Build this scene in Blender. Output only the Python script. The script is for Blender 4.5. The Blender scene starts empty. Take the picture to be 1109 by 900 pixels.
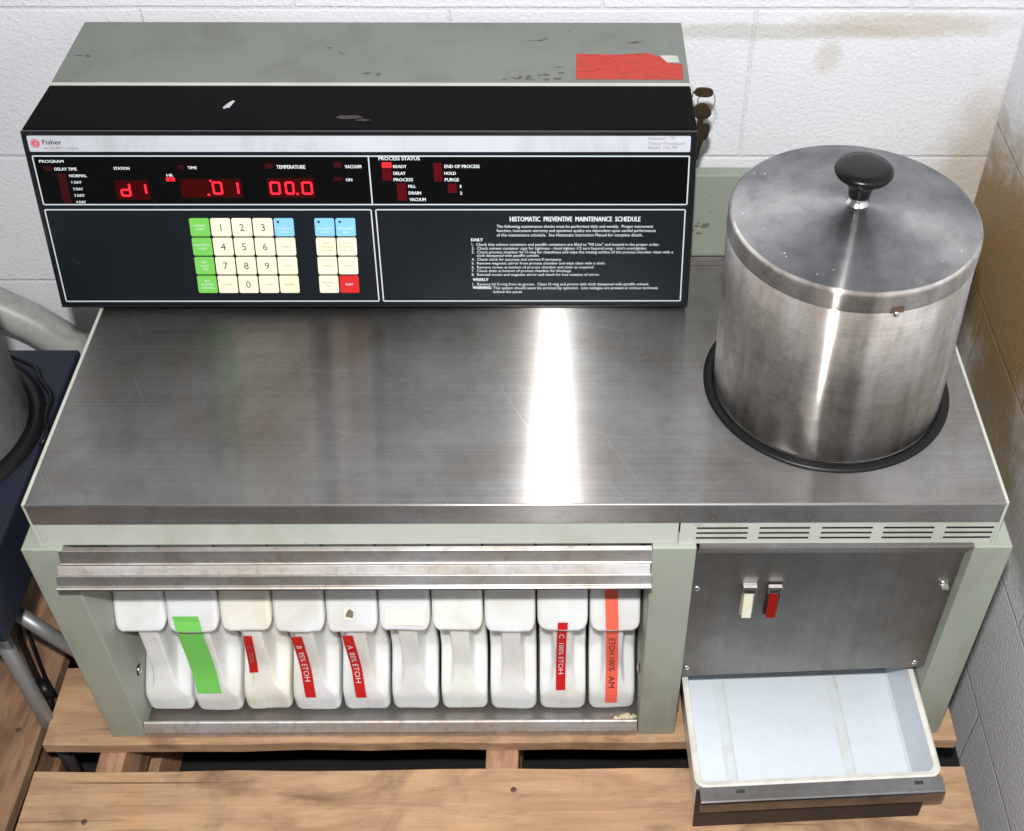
import bpy, math, random
from mathutils import Vector, Matrix
random.seed(7)
sc = bpy.context.scene
C = sc.collection
# ------------------------------------------------------------------ camera
cam = bpy.data.cameras.new('camera'); co = bpy.data.objects.new('camera', cam); C.objects.link(co)
sc.camera = co
PITCH, YAW, ROLL = 0.7862, -0.0157, 0.0092
cy_, sy_ = math.cos(YAW), math.sin(YAW); cp_, sp_ = math.cos(PITCH), math.sin(PITCH); cr_, sr_ = math.cos(ROLL), math.sin(ROLL)
xa = Vector((cy_, sy_, 0)); ya = Vector((-sy_, cy_, 0)); za = Vector((0, 0, 1))
fw = ya * cp_ - za * sp_; up0 = ya * sp_ + za * cp_
rt = xa * cr_ + up0 * sr_; up = up0 * cr_ - xa * sr_
M = Matrix((rt, up, -fw)).transposed().to_4x4(); M.translation = Vector((0.6097, -0.915, 1.5598))
co.matrix_world = M
cam.sensor_width = 36; cam.lens = 1340.29 / 1109 * 36
cam.shift_x = -(622.56 - 554.5) / 1109; cam.shift_y = (444.25 - 450) / 1109
cam.clip_start = 0.05; cam.clip_end = 60
# ------------------------------------------------------------------ light: one camera flash above the lens, weak room light
w = bpy.data.worlds.new('World'); sc.world = w; w.use_nodes = True
bg = w.node_tree.nodes['Background']; bg.inputs[0].default_value = (0.90, 0.93, 0.97, 1); bg.inputs[1].default_value = 0.22
ld = bpy.data.lights.new('camera_flash', 'AREA'); ld.shape = 'RECTANGLE'; ld.size = 0.045; ld.size_y = 0.035; ld.energy = 39; ld.color = (1.0, 0.985, 0.96)
lo = bpy.data.objects.new('camera_flash', ld); C.objects.link(lo); lo.location = (0.588, -0.9, 1.76)
lo.rotation_euler = (Vector((0.6, 0.3, 0.35)) - lo.location).to_track_quat('-Z', 'Y').to_euler()
ld2 = bpy.data.lights.new('room_lamp', 'AREA'); ld2.size = 1.2; ld2.energy = 5; ld2.color = (0.95, 0.97, 1.0)
lo2 = bpy.data.objects.new('room_lamp', ld2); C.objects.link(lo2); lo2.location = (0.7, -0.9, 2.9)
lo2.rotation_euler = (Vector((0.6, 0.2, 0.4)) - lo2.location).to_track_quat('-Z', 'Y').to_euler()
sc.view_settings.view_transform = 'Standard'; sc.view_settings.look = 'None'; sc.view_settings.exposure = 0; sc.view_settings.gamma = 1
sc.render.engine = 'CYCLES'

# ------------------------------------------------------------------ materials
def srgb(r, g, b):
    f = lambda c: (c / 255 / 12.92) if c / 255 <= 0.04045 else ((c / 255 + 0.055) / 1.055) ** 2.4
    return (f(r), f(g), f(b), 1)
def nd(nt, t, **kw):
    n = nt.nodes.new(t)
    for k, v in kw.items(): setattr(n, k, v)
    return n
def setin(n, **kw):
    for k, v in kw.items(): n.inputs[k.replace('_', ' ')].default_value = v
def base(name, col, rough=0.5, metal=0.0, **kw):
    m = bpy.data.materials.new(name); m.use_nodes = True
    p = m.node_tree.nodes['Principled BSDF']
    p.inputs['Base Color'].default_value = col; p.inputs['Roughness'].default_value = rough; p.inputs['Metallic'].default_value = metal
    for k, v in kw.items(): p.inputs[k].default_value = v
    return m
def ramp(nt, fac, stops):
    r = nd(nt, 'ShaderNodeValToRGB'); e = r.color_ramp.elements
    e[0].position, e[0].color = stops[0]; e[1].position, e[1].color = stops[-1]
    for s in stops[1:-1]:
        x = e.new(s[0]); x.color = s[1]
    nt.links.new(fac, r.inputs[0]); return r
def coords(nt, scale=(1, 1, 1), world=True, rnd=False):
    mp = nd(nt, 'ShaderNodeMapping'); mp.inputs['Scale'].default_value = scale
    if world:
        g = nd(nt, 'ShaderNodeNewGeometry'); nt.links.new(g.outputs['Position'], mp.inputs[0])
    else:
        g = nd(nt, 'ShaderNodeTexCoord'); nt.links.new(g.outputs['Object'], mp.inputs[0])
    if rnd:
        oi = nd(nt, 'ShaderNodeObjectInfo'); mm = nd(nt, 'ShaderNodeMath', operation='MULTIPLY'); mm.inputs[1].default_value = 37
        nt.links.new(oi.outputs['Random'], mm.inputs[0])
        cx = nd(nt, 'ShaderNodeCombineXYZ')
        for i in range(3): nt.links.new(mm.outputs[0], cx.inputs[i])
        nt.links.new(cx.outputs[0], mp.inputs['Location'])
    return mp.outputs[0]
def noise(nt, vec, scale, detail=4, rough=0.55, dist=0):
    n = nd(nt, 'ShaderNodeTexNoise'); setin(n, Scale=scale, Detail=detail, Roughness=rough, Distortion=dist)
    nt.links.new(vec, n.inputs['Vector']); return n.outputs['Fac']
def mixc(nt, fac, a, b, blend='MIX'):
    m = nd(nt, 'ShaderNodeMix', data_type='RGBA', blend_type=blend)
    for i, v in ((0, fac), (6, a), (7, b)):
        if hasattr(v, 'is_linked') or hasattr(v, 'links'): nt.links.new(v, m.inputs[i])
        else: m.inputs[i].default_value = v
    return m.outputs[2]
def math_(nt, op, a, b=0.5):
    m = nd(nt, 'ShaderNodeMath', operation=op)
    for i, v in ((0, a), (1, b)):
        if hasattr(v, 'links'): nt.links.new(v, m.inputs[i])
        else: m.inputs[i].default_value = v
    return m.outputs[0]
def bump(nt, p, h, strength=0.2, dist=0.002, prev=None):
    b = nd(nt, 'ShaderNodeBump'); setin(b, Strength=strength, Distance=dist)
    nt.links.new(h, b.inputs['Height'])
    if prev: nt.links.new(prev, b.inputs['Normal'])
    nt.links.new(b.outputs[0], p.inputs['Normal']); return b.outputs[0]
G = lambda v: (v, v, v, 1)

def steel(name, tangent='y', tone=0.5, warm=0.0, rough=0.3, aniso=1.0, grain=(3, 260, 260), smudge=5.0, centre=(0, 0, 0), spread=0.25, smear=1.0, dirt=0.3, streaky=0, lobe=0.4, scratch=0):
    """brushed stainless: the fine grooves tilt the surface across the brushing, so highlights smear that way"""
    m = base(name, (tone, tone, tone, 1), rough, 1.0); nt = m.node_tree; p = nt.nodes['Principled BSDF']
    g = noise(nt, coords(nt, grain), 1.0, 3)
    s1 = noise(nt, coords(nt), smudge, 6, 0.6, 0.2)
    s2 = noise(nt, coords(nt), smudge * 5.3, 5, 0.65, 0.3)
    lo_, hi_ = tone * (1 - spread), tone * (1 + spread * 0.8)
    c1 = ramp(nt, s1, [(0.3, (lo_ * (1 + warm), lo_, lo_ * (1 - warm), 1)), (0.7, (hi_, hi_ * 1.0, hi_ * 1.02, 1))]).outputs[0]
    c2 = ramp(nt, s2, [(0.25, G(1 - dirt)), (0.5, G(1.0)), (0.8, G(1.06))]).outputs[0]
    c3 = ramp(nt, g, [(0.25, G(0.90)), (0.75, G(1.07))]).outputs[0]
    c = mixc(nt, 1.0, c1, c2, 'MULTIPLY'); c = mixc(nt, 1.0, c, c3, 'MULTIPLY')
    if scratch:
        for ang, st_ in ((0.25, 0.5), (1.1, 0.4), (-0.5, 0.4)):
            rt_ = nd(nt, 'ShaderNodeMapping'); rt_.inputs['Rotation'].default_value = (0, 0, ang); nt.links.new(coords(nt), rt_.inputs[0])
            ms = nd(nt, 'ShaderNodeMapping'); ms.inputs['Scale'].default_value = (5, 330, 1); nt.links.new(rt_.outputs[0], ms.inputs[0])
            sn = noise(nt, ms.outputs[0], 1, 1, 0.3); c = mixc(nt, ramp(nt, sn, [(0.765, G(0)), (0.79, G(st_ * 0.5))]).outputs[0], c, G(tone * 1.9))
        wm = nd(nt, 'ShaderNodeTexVoronoi', feature='DISTANCE_TO_EDGE'); setin(wm, Scale=6.0); nt.links.new(coords(nt), wm.inputs['Vector'])
        dm = noise(nt, coords(nt), 3.1, 5, 0.7, 0.5); c = mixc(nt, ramp(nt, dm, [(0.60, G(0)), (0.75, G(0.35))]).outputs[0], c, (tone * 0.62, tone * 0.54, tone * 0.38, 1))
    if streaky:
        s3 = noise(nt, coords(nt, (24, 24, 3.0)), 1.0, 6, 0.6, 0.4)
        c = mixc(nt, 1.0, c, ramp(nt, s3, [(0.32, (0.62, 0.59, 0.50, 1)), (0.47, (0.90, 0.84, 0.78, 1)), (0.62, G(1.05))]).outputs[0], 'MULTIPLY')
    nt.links.new(c, p.inputs['Base Color'])
    rr = ramp(nt, s2, [(0.25, G(rough * 1.1)), (0.75, G(rough * 0.95))]).outputs[0]
    nt.links.new(rr, p.inputs['Roughness'])
    p.inputs['Anisotropic'].default_value = aniso
    ge = nd(nt, 'ShaderNodeNewGeometry')
    if tangent == 'radial':
        sb = nd(nt, 'ShaderNodeVectorMath', operation='SUBTRACT'); sb.inputs[1].default_value = centre
        ml = nd(nt, 'ShaderNodeVectorMath', operation='MULTIPLY'); ml.inputs[1].default_value = (1, 1, 0)
        nt.links.new(ge.outputs['Position'], sb.inputs[0]); nt.links.new(sb.outputs[0], ml.inputs[0])
        nm = nd(nt, 'ShaderNodeVectorMath', operation='NORMALIZE'); nt.links.new(ml.outputs[0], nm.inputs[0]); T_ = nm.outputs[0]
    else:
        cx = nd(nt, 'ShaderNodeCombineXYZ'); cx.inputs['xyz'.index(tangent)].default_value = 1; T_ = cx.outputs[0]
    nt.links.new(T_, p.inputs['Tangent'])
    if smear:
        # grooves far finer than a pixel: two uncorrelated samples give a triangular spread of tilts
        vv = coords(nt, (9100, 9300, 9700)); w1 = nd(nt, 'ShaderNodeTexWhiteNoise', noise_dimensions='3D'); nt.links.new(vv, w1.inputs['Vector'])
        sx = nd(nt, 'ShaderNodeSeparateColor'); nt.links.new(w1.outputs['Color'], sx.inputs[0])
        amt = math_(nt, 'MULTIPLY', math_(nt, 'SUBTRACT', math_(nt, 'ADD', sx.outputs[0], sx.outputs[1]), 1.0), 1.0 * smear)
        sc_ = nd(nt, 'ShaderNodeVectorMath', operation='SCALE'); nt.links.new(T_, sc_.inputs[0]); nt.links.new(amt, sc_.inputs['Scale'])
        ad = nd(nt, 'ShaderNodeVectorMath', operation='ADD'); nt.links.new(sc_.outputs[0], ad.inputs[0]); nt.links.new(ge.outputs['Normal'], ad.inputs[1])
        nn = nd(nt, 'ShaderNodeVectorMath', operation='NORMALIZE'); nt.links.new(ad.outputs[0], nn.inputs[0]); nt.links.new(nn.outputs[0], p.inputs['Normal'])
        if lobe:
            gl = nd(nt, 'ShaderNodeBsdfAnisotropic'); setin(gl, Roughness=0.60, Anisotropy=0.6); nt.links.new(c, gl.inputs['Color'])
            nt.links.new(nn.outputs[0], gl.inputs['Normal']); nt.links.new(T_, gl.inputs['Tangent'])
            mx = nd(nt, 'ShaderNodeMixShader'); mx.inputs[0].default_value = lobe; nt.links.new(p.outputs[0], mx.inputs[1]); nt.links.new(gl.outputs[0], mx.inputs[2])
            nt.links.new(mx.outputs[0], nt.nodes['Material Output'].inputs[0])
    else: bump(nt, p, g, 0.05, 0.0004)
    return m
def painted(name, col, rough=0.45, spots=0.5, dark=(0.05, 0.045, 0.035, 1)):
    m = base(name, col, rough); nt = m.node_tree; p = nt.nodes['Principled BSDF']
    v = coords(nt)
    n = noise(nt, v, 6, 5); c = ramp(nt, n, [(0.3, tuple(x * 0.93 for x in col[:3]) + (1,)), (0.7, tuple(min(1, x * 1.05) for x in col[:3]) + (1,))]).outputs[0]
    s = noise(nt, v, 38, 3, 0.5, 0.5); f = ramp(nt, s, [(0.735, G(0)), (0.765, G(spots))]).outputs[0]
    gr = noise(nt, coords(nt, (9, 9, 3)), 1, 6, 0.65, 0.6); c = mixc(nt, 1.0, c, ramp(nt, gr, [(0.30, (0.80, 0.78, 0.72, 1)), (0.5, G(1)), (0.75, G(1.03))]).outputs[0], 'MULTIPLY')
    c = mixc(nt, f, c, dark); nt.links.new(c, p.inputs['Base Color'])
    bump(nt, p, noise(nt, v, 700, 2), 0.08, 0.0006)
    return m
def plastic_white(name, col, stain=(0.55, 0.45, 0.25, 1), amt=0.25, rough=0.27, scale=14, sss=0.8):
    m = base(name, col, rough); nt = m.node_tree; p = nt.nodes['Principled BSDF']
    p.inputs['Subsurface Weight'].default_value = sss; p.inputs['Subsurface Radius'].default_value = (0.02, 0.018, 0.014); p.inputs['Subsurface Scale'].default_value = 0.5
    v = coords(nt); n = noise(nt, v, scale, 5, 0.6, 0.8); f = ramp(nt, n, [(0.45, G(0)), (0.8, G(amt))]).outputs[0]
    nt.links.new(mixc(nt, f, col, stain), p.inputs['Base Color'])
    bump(nt, p, noise(nt, v, 60, 3), 0.08, 0.001)
    return m
def wood(name, a, b, along='x'):
    m = base(name, a, 0.78); nt = m.node_tree; p = nt.nodes['Principled BSDF']
    q = lambda l, c: coords(nt, (l, c, c) if along == 'x' else (c, l, c), world=False, rnd=True)
    n1 = noise(nt, q(1.6, 9), 1.6, 9, 0.6, 2.6)
    n2 = noise(nt, q(3.0, 6), 1.4, 6, 0.62, 1.2); n3 = noise(nt, q(6, 9), 1.2, 5, 0.65, 0.8)
    fine = noise(nt, q(14, 300), 1, 3)
    mid = tuple((x + y) / 2 for x, y in zip(a[:3], b[:3])) + (1,)
    c = ramp(nt, n1, [(0.28, b), (0.42, mid), (0.56, a), (0.8, tuple(min(1, x * 1.10) for x in a[:3]) + (1,))]).outputs[0]
    c = mixc(nt, 1.0, c, ramp(nt, n2, [(0.30, (0.50, 0.45, 0.44, 1)), (0.47, G(1)), (0.62, G(1)), (0.8, (1.14, 0.95, 0.74, 1))]).outputs[0], 'MULTIPLY')
    c = mixc(nt, 1.0, c, ramp(nt, n3, [(0.30, (0.74, 0.72, 0.74, 1)), (0.5, G(1)), (0.75, (1.06, 1.05, 1.02, 1))]).outputs[0], 'MULTIPLY')
    c = mixc(nt, 1.0, c, ramp(nt, fine, [(0.3, G(0.88)), (0.7, G(1.06))]).outputs[0], 'MULTIPLY')
    ck = noise(nt, q(2.2, 75), 1, 2, 0.4, 0.4); c = mixc(nt, ramp(nt, ck, [(0.70, G(0)), (0.74, G(0.7))]).outputs[0], c, (0.10, 0.055, 0.03, 1))
    dk = noise(nt, q(7, 15), 1, 3, 0.45, 0.6); c = mixc(nt, ramp(nt, dk, [(0.68, G(0)), (0.76, G(0.6))]).outputs[0], c, (0.12, 0.065, 0.035, 1))
    nt.links.new(c, p.inputs['Base Color']); pb = bump(nt, p, n1, 0.25, 0.003); bump(nt, p, fine, 0.25, 0.001, pb)
    return m
def blockwall(name, horiz, offx, offz, bw=0.43, rh=0.2425, stains=(), tint=(0.80, 0.80, 0.80, 1), grit=0.5, pitf=150, gloss=0.55, depth=0.005, mort=0.13):
    m = base(name, tint, gloss); nt = m.node_tree; p = nt.nodes['Principled BSDF']
    ge = nd(nt, 'ShaderNodeNewGeometry'); sp = nd(nt, 'ShaderNodeSeparateXYZ'); nt.links.new(ge.outputs['Position'], sp.inputs[0])
    cx = nd(nt, 'ShaderNodeCombineXYZ'); nt.links.new(sp.outputs[horiz], cx.inputs[0]); nt.links.new(sp.outputs[2], cx.inputs[1])
    mp = nd(nt, 'ShaderNodeMapping'); mp.inputs['Location'].default_value = (-offx, -offz, 0); nt.links.new(cx.outputs[0], mp.inputs[0])
    wob = nd(nt, 'ShaderNodeTexNoise'); setin(wob, Scale=7.0, Detail=3); nt.links.new(ge.outputs['Position'], wob.inputs['Vector'])
    ad = nd(nt, 'ShaderNodeVectorMath', operation='MULTIPLY_ADD'); ad.inputs[1].default_value = (0.006, 0.006, 0); nt.links.new(wob.outputs['Color'], ad.inputs[0]); nt.links.new(mp.outputs[0], ad.inputs[2])
    br = nd(nt, 'ShaderNodeTexBrick'); setin(br, Scale=1.0, Mortar_Size=0.004, Mortar_Smooth=0.7, Brick_Width=bw, Row_Height=rh); br.offset = 0.5
    nt.links.new(ad.outputs[0], br.inputs['Vector'])
    v = coords(nt)
    big = noise(nt, v, 2.5, 5); c = ramp(nt, big, [(0.3, tuple(x * 0.9 for x in tint[:3]) + (1,)), (0.7, tint)]).outputs[0]
    c = mixc(nt, math_(nt, 'MULTIPLY', br.outputs['Fac'], mort), c, (0.38, 0.37, 0.37, 1))
    pit = noise(nt, v, pitf, 4, 0.6); fine = noise(nt, v, 420, 3, 0.6)
    c = mixc(nt, ramp(nt, pit, [(0.30, G(0.35)), (0.38, G(0))]).outputs[0], c, (0.42, 0.42, 0.42, 1))
    for (pos, rad, col, st, sc2) in stains:
        d = nd(nt, 'ShaderNodeVectorMath', operation='SUBTRACT'); d.inputs[1].default_value = pos; nt.links.new(ge.outputs['Position'], d.inputs[0])
        dv = nd(nt, 'ShaderNodeVectorMath', operation='DIVIDE'); dv.inputs[1].default_value = rad; nt.links.new(d.outputs[0], dv.inputs[0])
        ln = nd(nt, 'ShaderNodeVectorMath', operation='LENGTH'); nt.links.new(dv.outputs[0], ln.inputs[0])
        nz = noise(nt, v, sc2, 6, 0.7, 0.8)
        f = math_(nt, 'SUBTRACT', math_(nt, 'ADD', nz, 0.62), ln.outputs['Value'])
        f = ramp(nt, f, [(0.0, G(0)), (0.55, G(st))]).outputs[0]
        c = mixc(nt, f, c, col)
    nt.links.new(c, p.inputs['Base Color'])
    b = bump(nt, p, math_(nt, 'SUBTRACT', 1.0, br.outputs['Fac']), 0.4, 0.004)
    b = bump(nt, p, pit, grit, depth, b); bump(nt, p, fine, grit * 0.7, 0.002, b)
    return m
def emit(name, col, strength, basec=(0.05, 0, 0, 1)):
    m = base(name, basec, 0.4); p = m.node_tree.nodes['Principled BSDF']
    p.inputs['Emission Color'].default_value = col; p.inputs['Emission Strength'].default_value = strength; return m

POTC = (0.9388, 0.2040, 0)
m_counter = steel('brushed_steel_counter', 'y', 0.46, 0.10, rough=0.185, lobe=0.36, smear=1.1, dirt=0.18, spread=0.28, scratch=1)
m_lipst = steel('brushed_steel_edge', 'z', 0.62, 0.08, rough=0.26, smear=0.8, lobe=0.6)
m_pot = steel('brushed_steel_pot', 'z', 0.66, 0.06, rough=0.19, grain=(8, 8, 300), smudge=9, spread=0.3, dirt=0.3, streaky=1, lobe=0.5)
m_lid = steel('spun_steel_lid', 'radial', 0.34, -0.02, rough=0.20, grain=(40, 40, 40), smudge=10, centre=POTC, spread=0.28, smear=0.7, dirt=0.22, lobe=0.5)
m_panelst = steel('satin_steel_panel', 'x', 0.31, 0.15, rough=0.5, aniso=0.3, grain=(90, 90, 4), smudge=5, spread=0.24, dirt=0.16, smear=0)
m_rail = steel('worn_steel_rail', 'y', 0.60, 0.18, rough=0.42, aniso=0.5, grain=(3, 200, 200), smudge=12, spread=0.3, smear=0.25)
m_railv = steel('bottom_rail_steel', 'z', 0.66, 0.12, rough=0.42, aniso=0.5, grain=(3, 200, 200), smudge=12, spread=0.3, smear=0.3)
m_railb = steel('dull_rail_strip', 'x', 0.62, 0.14, rough=0.62, aniso=0.2, grain=(3, 200, 200), smudge=14, spread=0.15, smear=0)
m_drawerf = base('shaded_drawer_front', (0.035, 0.026, 0.022, 1), 0.6)  # near-black base paints the shadow under the pull into the drawer front
m_pull = steel('drawer_pull_steel', 'y', 0.26, 0.10, rough=0.30, aniso=0.4, grain=(3, 200, 200), smudge=9, smear=0)
m_bead = base('polished_edge', (0.72, 0.70, 0.68, 1), 0.42, 1.0)
m_chrome = base('chrome', G(0.75), 0.18, 1.0)
m_band = painted('pale_green_paint', srgb(188, 192, 182), 0.42, 0.3)
m_leg = painted('grey_green_paint', srgb(156, 162, 149), 0.45, 0.45)
m_top = painted('dull_green_paint', srgb(116, 121, 114), 0.5, 0.6)
m_riser = painted('sage_paint', srgb(132, 139, 128), 0.5, 0.75)
m_black = painted('black_textured_plastic', (0.0025, 0.0025, 0.003, 1), 0.7, 0.0); m_black.node_tree.nodes['Principled BSDF'].inputs['Specular IOR Level'].default_value = 0.07
m_blackg = base('black_gloss', (0.006, 0.006, 0.007, 1), 0.22)
m_face = painted('navy_black_panel', (0.0055, 0.0085, 0.0125, 1), 0.36, 0.5, (0.03, 0.035, 0.045, 1))
m_window = base('dark_display_window', (0.0025, 0.0022, 0.0025, 1), 0.25)
m_silver = painted('silver_strip', srgb(185, 188, 198), 0.4, 0.1)
m_white = base('white_print', srgb(215, 222, 226), 0.5)
m_line = base('white_outline', srgb(190, 200, 205), 0.4)
m_cream = painted('cream_key', srgb(238, 228, 200), 0.4, 0.0)
m_kgreen = base('green_key', srgb(112, 190, 82), 0.4)
m_kblue = base('blue_key', srgb(128, 190, 222), 0.4)
m_kred = base('red_key', srgb(196, 30, 30), 0.4)
m_ink = base('dark_ink', (0.02, 0.02, 0.02, 1), 0.5)
m_inkb = base('brown_ink', (0.22, 0.17, 0.12, 1), 0.5)
m_redink = base('grey_ink', srgb(140, 125, 132), 0.5)
m_led_on = emit('lit_red_segment', (1.0, 0.012, 0.03, 1), 2.6)
m_led_core = emit('lit_red_led', (1.0, 0.02, 0.03, 1), 1.0)
m_led_off = base('unlit_red_lens', (0.075, 0.001, 0.004, 1), 0.4)
m_led_dim = base('dim_red_lens', (0.035, 0.002, 0.004, 1), 0.4)
m_glow = emit('red_display_filter', (1.0, 0.0, 0.01, 1), 0.028, (0.018, 0.0, 0.0, 1))
m_hdpe = [plastic_white('milky_plastic_%d' % i, c, st, a) for i, (c, st, a) in enumerate((
    ((0.80, 0.815, 0.825, 1), (0.60, 0.53, 0.38, 1), 0.5), ((0.85, 0.84, 0.79, 1), (0.68, 0.57, 0.34, 1), 0.55), ((0.84, 0.87, 0.84, 1), (0.62, 0.55, 0.40, 1), 0.4)))]
m_tray = plastic_white('enamel_tray', (0.66, 0.72, 0.78, 1), (0.50, 0.47, 0.38, 1), 0.18, 0.25, 45, 0.0)
m_rib = plastic_white('stained_rib', (0.64, 0.69, 0.72, 1), (0.50, 0.46, 0.36, 1), 0.6, 0.4, 30, 0.0)
m_trayrim = plastic_white('worn_tray_rim', (0.72, 0.71, 0.66, 1), (0.35, 0.3, 0.22, 1), 0.5, 0.35, 25, 0.0)
m_redtape = base('red_embossed_tape', srgb(200, 20, 25), 0.3)
m_orangetape = base('salmon_tape', srgb(250, 105, 85), 0.5)
m_greentape = base('green_masking_tape', srgb(118, 205, 95), 0.6)
m_paper = base('cream_paper', srgb(250, 242, 225), 0.7)
m_rubber = base('black_rubber', (0.006, 0.006, 0.007, 1), 0.4); m_rubber.node_tree.nodes['Principled BSDF'].inputs['Specular IOR Level'].default_value = 0.3
m_bakelite = base('black_knob', (0.005, 0.005, 0.005, 1), 0.3); m_bakelite.node_tree.nodes['Principled BSDF'].inputs['Specular IOR Level'].default_value = 0.3
m_brass = base('dirty_brass', (0.10, 0.075, 0.045, 1), 0.4, 0.8)
m_vessel = steel('dull_vessel_steel', 'z', 0.62, 0.03, rough=0.45, aniso=0.4, smear=0.3, lobe=0.3); m_vessel.node_tree.nodes['Principled BSDF'].inputs['Metallic'].default_value = 0.6
m_grime = base('olive_grime', srgb(96, 96, 82), 0.7)
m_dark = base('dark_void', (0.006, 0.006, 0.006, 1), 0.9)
m_navy = painted('navy_blue_paint', srgb(24, 29, 46), 0.6, 0.5, (0.12, 0.12, 0.15, 1))
m_tube = base('grey_steel_tube', G(0.30), 0.45, 0.6)
m_hose = plastic_white('pale_hose', (0.42, 0.42, 0.40, 1), (0.15, 0.14, 0.13, 1), 0.6, 0.4, 18, 0.0)
m_wood = wood('pallet_wood', (0.52, 0.325, 0.185, 1), (0.35, 0.20, 0.115, 1), 'x')
m_woody = wood('pallet_wood_runner', (0.50, 0.29, 0.17, 1), (0.30, 0.16, 0.09, 1), 'y')
m_woodold = wood('old_pallet_wood', (0.33, 0.19, 0.105, 1), (0.13, 0.065, 0.035, 1), 'y')
m_nail = base('rusty_nail', (0.14, 0.085, 0.06, 1), 0.6, 0.5)
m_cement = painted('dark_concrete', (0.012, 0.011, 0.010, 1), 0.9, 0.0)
m_cream_rocker = base('cream_rocker', srgb(228, 222, 200), 0.35)
m_red_rocker = base('red_rocker', srgb(140, 22, 10), 0.25)
m_resid = plastic_white('yellow_residue', (0.62, 0.56, 0.36, 1), (0.3, 0.25, 0.12, 1), 0.5, 0.8, 60, 0.0)
m_sticker = base('orange_red_sticker', srgb(216, 52, 24), 0.5)
m_scuff = base('paint_scuff', (0.10, 0.09, 0.07, 1), 0.7)
m_rustmark = base('rust_mark', (0.035, 0.022, 0.018, 1), 0.6)
m_logo = base('logo_red', srgb(196, 70, 80), 0.5)
nt = m_sticker.node_tree; p_ = nt.nodes['Principled BSDF']
n_ = noise(nt, coords(nt, (60, 420, 1)), 1.0, 3, 0.7); n2_ = noise(nt, coords(nt), 30, 4, 0.6)
c_ = mixc(nt, ramp(nt, n_, [(0.5, G(0)), (0.62, G(0.55))]).outputs[0], srgb(188, 44, 20), srgb(92, 28, 16))
c_ = mixc(nt, ramp(nt, n2_, [(0.62, G(0)), (0.75, G(0.5))]).outputs[0], c_, srgb(70, 25, 18)); nt.links.new(c_, p_.inputs['Base Color'])

for m_ in (m_face, m_window, m_led_off, m_led_dim, m_glow): m_.node_tree.nodes['Principled BSDF'].inputs['Specular IOR Level'].default_value = 0.15 if m_ is not m_face else 0.3
# ------------------------------------------------------------------ mesh building
class MB:
    def __init__(s): s.v = []; s.f = []; s.m = []; s.mats = []; s.sm = []
    def mi(s, mat):
        if mat not in s.mats: s.mats.append(mat)
        return s.mats.index(mat)
    def add(s, vs, fs, mat, smooth=False):
        o = len(s.v); s.v += [tuple(v) for v in vs]; k = s.mi(mat)
        for f in fs: s.f.append([i + o for i in f]); s.m.append(k); s.sm.append(smooth)
        return s
    def box(s, x0, x1, y0, y1, z0, z1, mat):
        vs = [(x, y, z) for z in (z0, z1) for y in (y0, y1) for x in (x0, x1)]
        return s.add(vs, [(0, 2, 3, 1), (4, 5, 7, 6), (0, 1, 5, 4), (2, 6, 7, 3), (0, 4, 6, 2), (1, 3, 7, 5)], mat)
    def prism(s, prof, x0, x1, mat):
        """closed yz profile run along x (profile counter-clockwise seen from +x)"""
        n = len(prof); vs = [(x0, y, z) for y, z in prof] + [(x1, y, z) for y, z in prof]
        fs = [(i, i + n, (i + 1) % n + n, (i + 1) % n) for i in range(n)] + [tuple(range(n)), tuple(range(2 * n - 1, n - 1, -1))]
        return s.add(vs, fs, mat)
    def lathe(s, prof, c, mat, n=96, smooth=True):
        """prof: list of (r, z)"""
        vs = []; k = len(prof)
        for i in range(n):
            a = 2 * math.pi * i / n
            vs += [(c[0] + r * math.cos(a), c[1] + r * math.sin(a), c[2] + z) for r, z in prof]
        fs = []
        for i in range(n):
            j = (i + 1) % n
            for q in range(k - 1): fs.append((i * k + q, j * k + q, j * k + q + 1, i * k + q + 1))
        return s.add(vs, fs, mat, smooth)
    def tube(s, pts, r, mat, n=14, caps=True):
        pts = [Vector(p) for p in pts]; vs = []; L = len(pts)
        for i, p in enumerate(pts):
            d = (pts[min(i + 1, L - 1)] - pts[max(i - 1, 0)]).normalized()
            a = d.cross(Vector((0, 0, 1)) if abs(d.z) < 0.9 else Vector((1, 0, 0))).normalized(); b = d.cross(a)
            vs += [p + (a * math.cos(2 * math.pi * k / n) + b * math.sin(2 * math.pi * k / n)) * r for k in range(n)]
        fs = [(i * n + k, i * n + (k + 1) % n, (i + 1) * n + (k + 1) % n, (i + 1) * n + k) for i in range(L - 1) for k in range(n)]
        if caps: fs += [tuple(range(n - 1, -1, -1)), tuple(range((L - 1) * n, L * n))]
        return s.add(vs, fs, mat, True)
    def dome(s, c, r, axis, h, mat, n=16):
        """small round screw head bulging along axis"""
        ax = Vector(axis).normalized(); a = ax.orthogonal().normalized(); b = ax.cross(a); c = Vector(c); vs = []
        rings = [(1.0, 0), (1.0, 0.35), (0.8, 0.75), (0.4, 1.0)]
        for q, z in rings: vs += [c + ax * h * z + (a * math.cos(2 * math.pi * k / n) + b * math.sin(2 * math.pi * k / n)) * r * q for k in range(n)]
        vs.append(c + ax * h * 1.02)
        fs = [(i * n + k, i * n + (k + 1) % n, (i + 1) * n + (k + 1) % n, (i + 1) * n + k) for i in range(3) for k in range(n)]
        fs += [(3 * n + k, 3 * n + (k + 1) % n, 4 * n) for k in range(n)]
        return s.add(vs, fs, mat, True)
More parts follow.
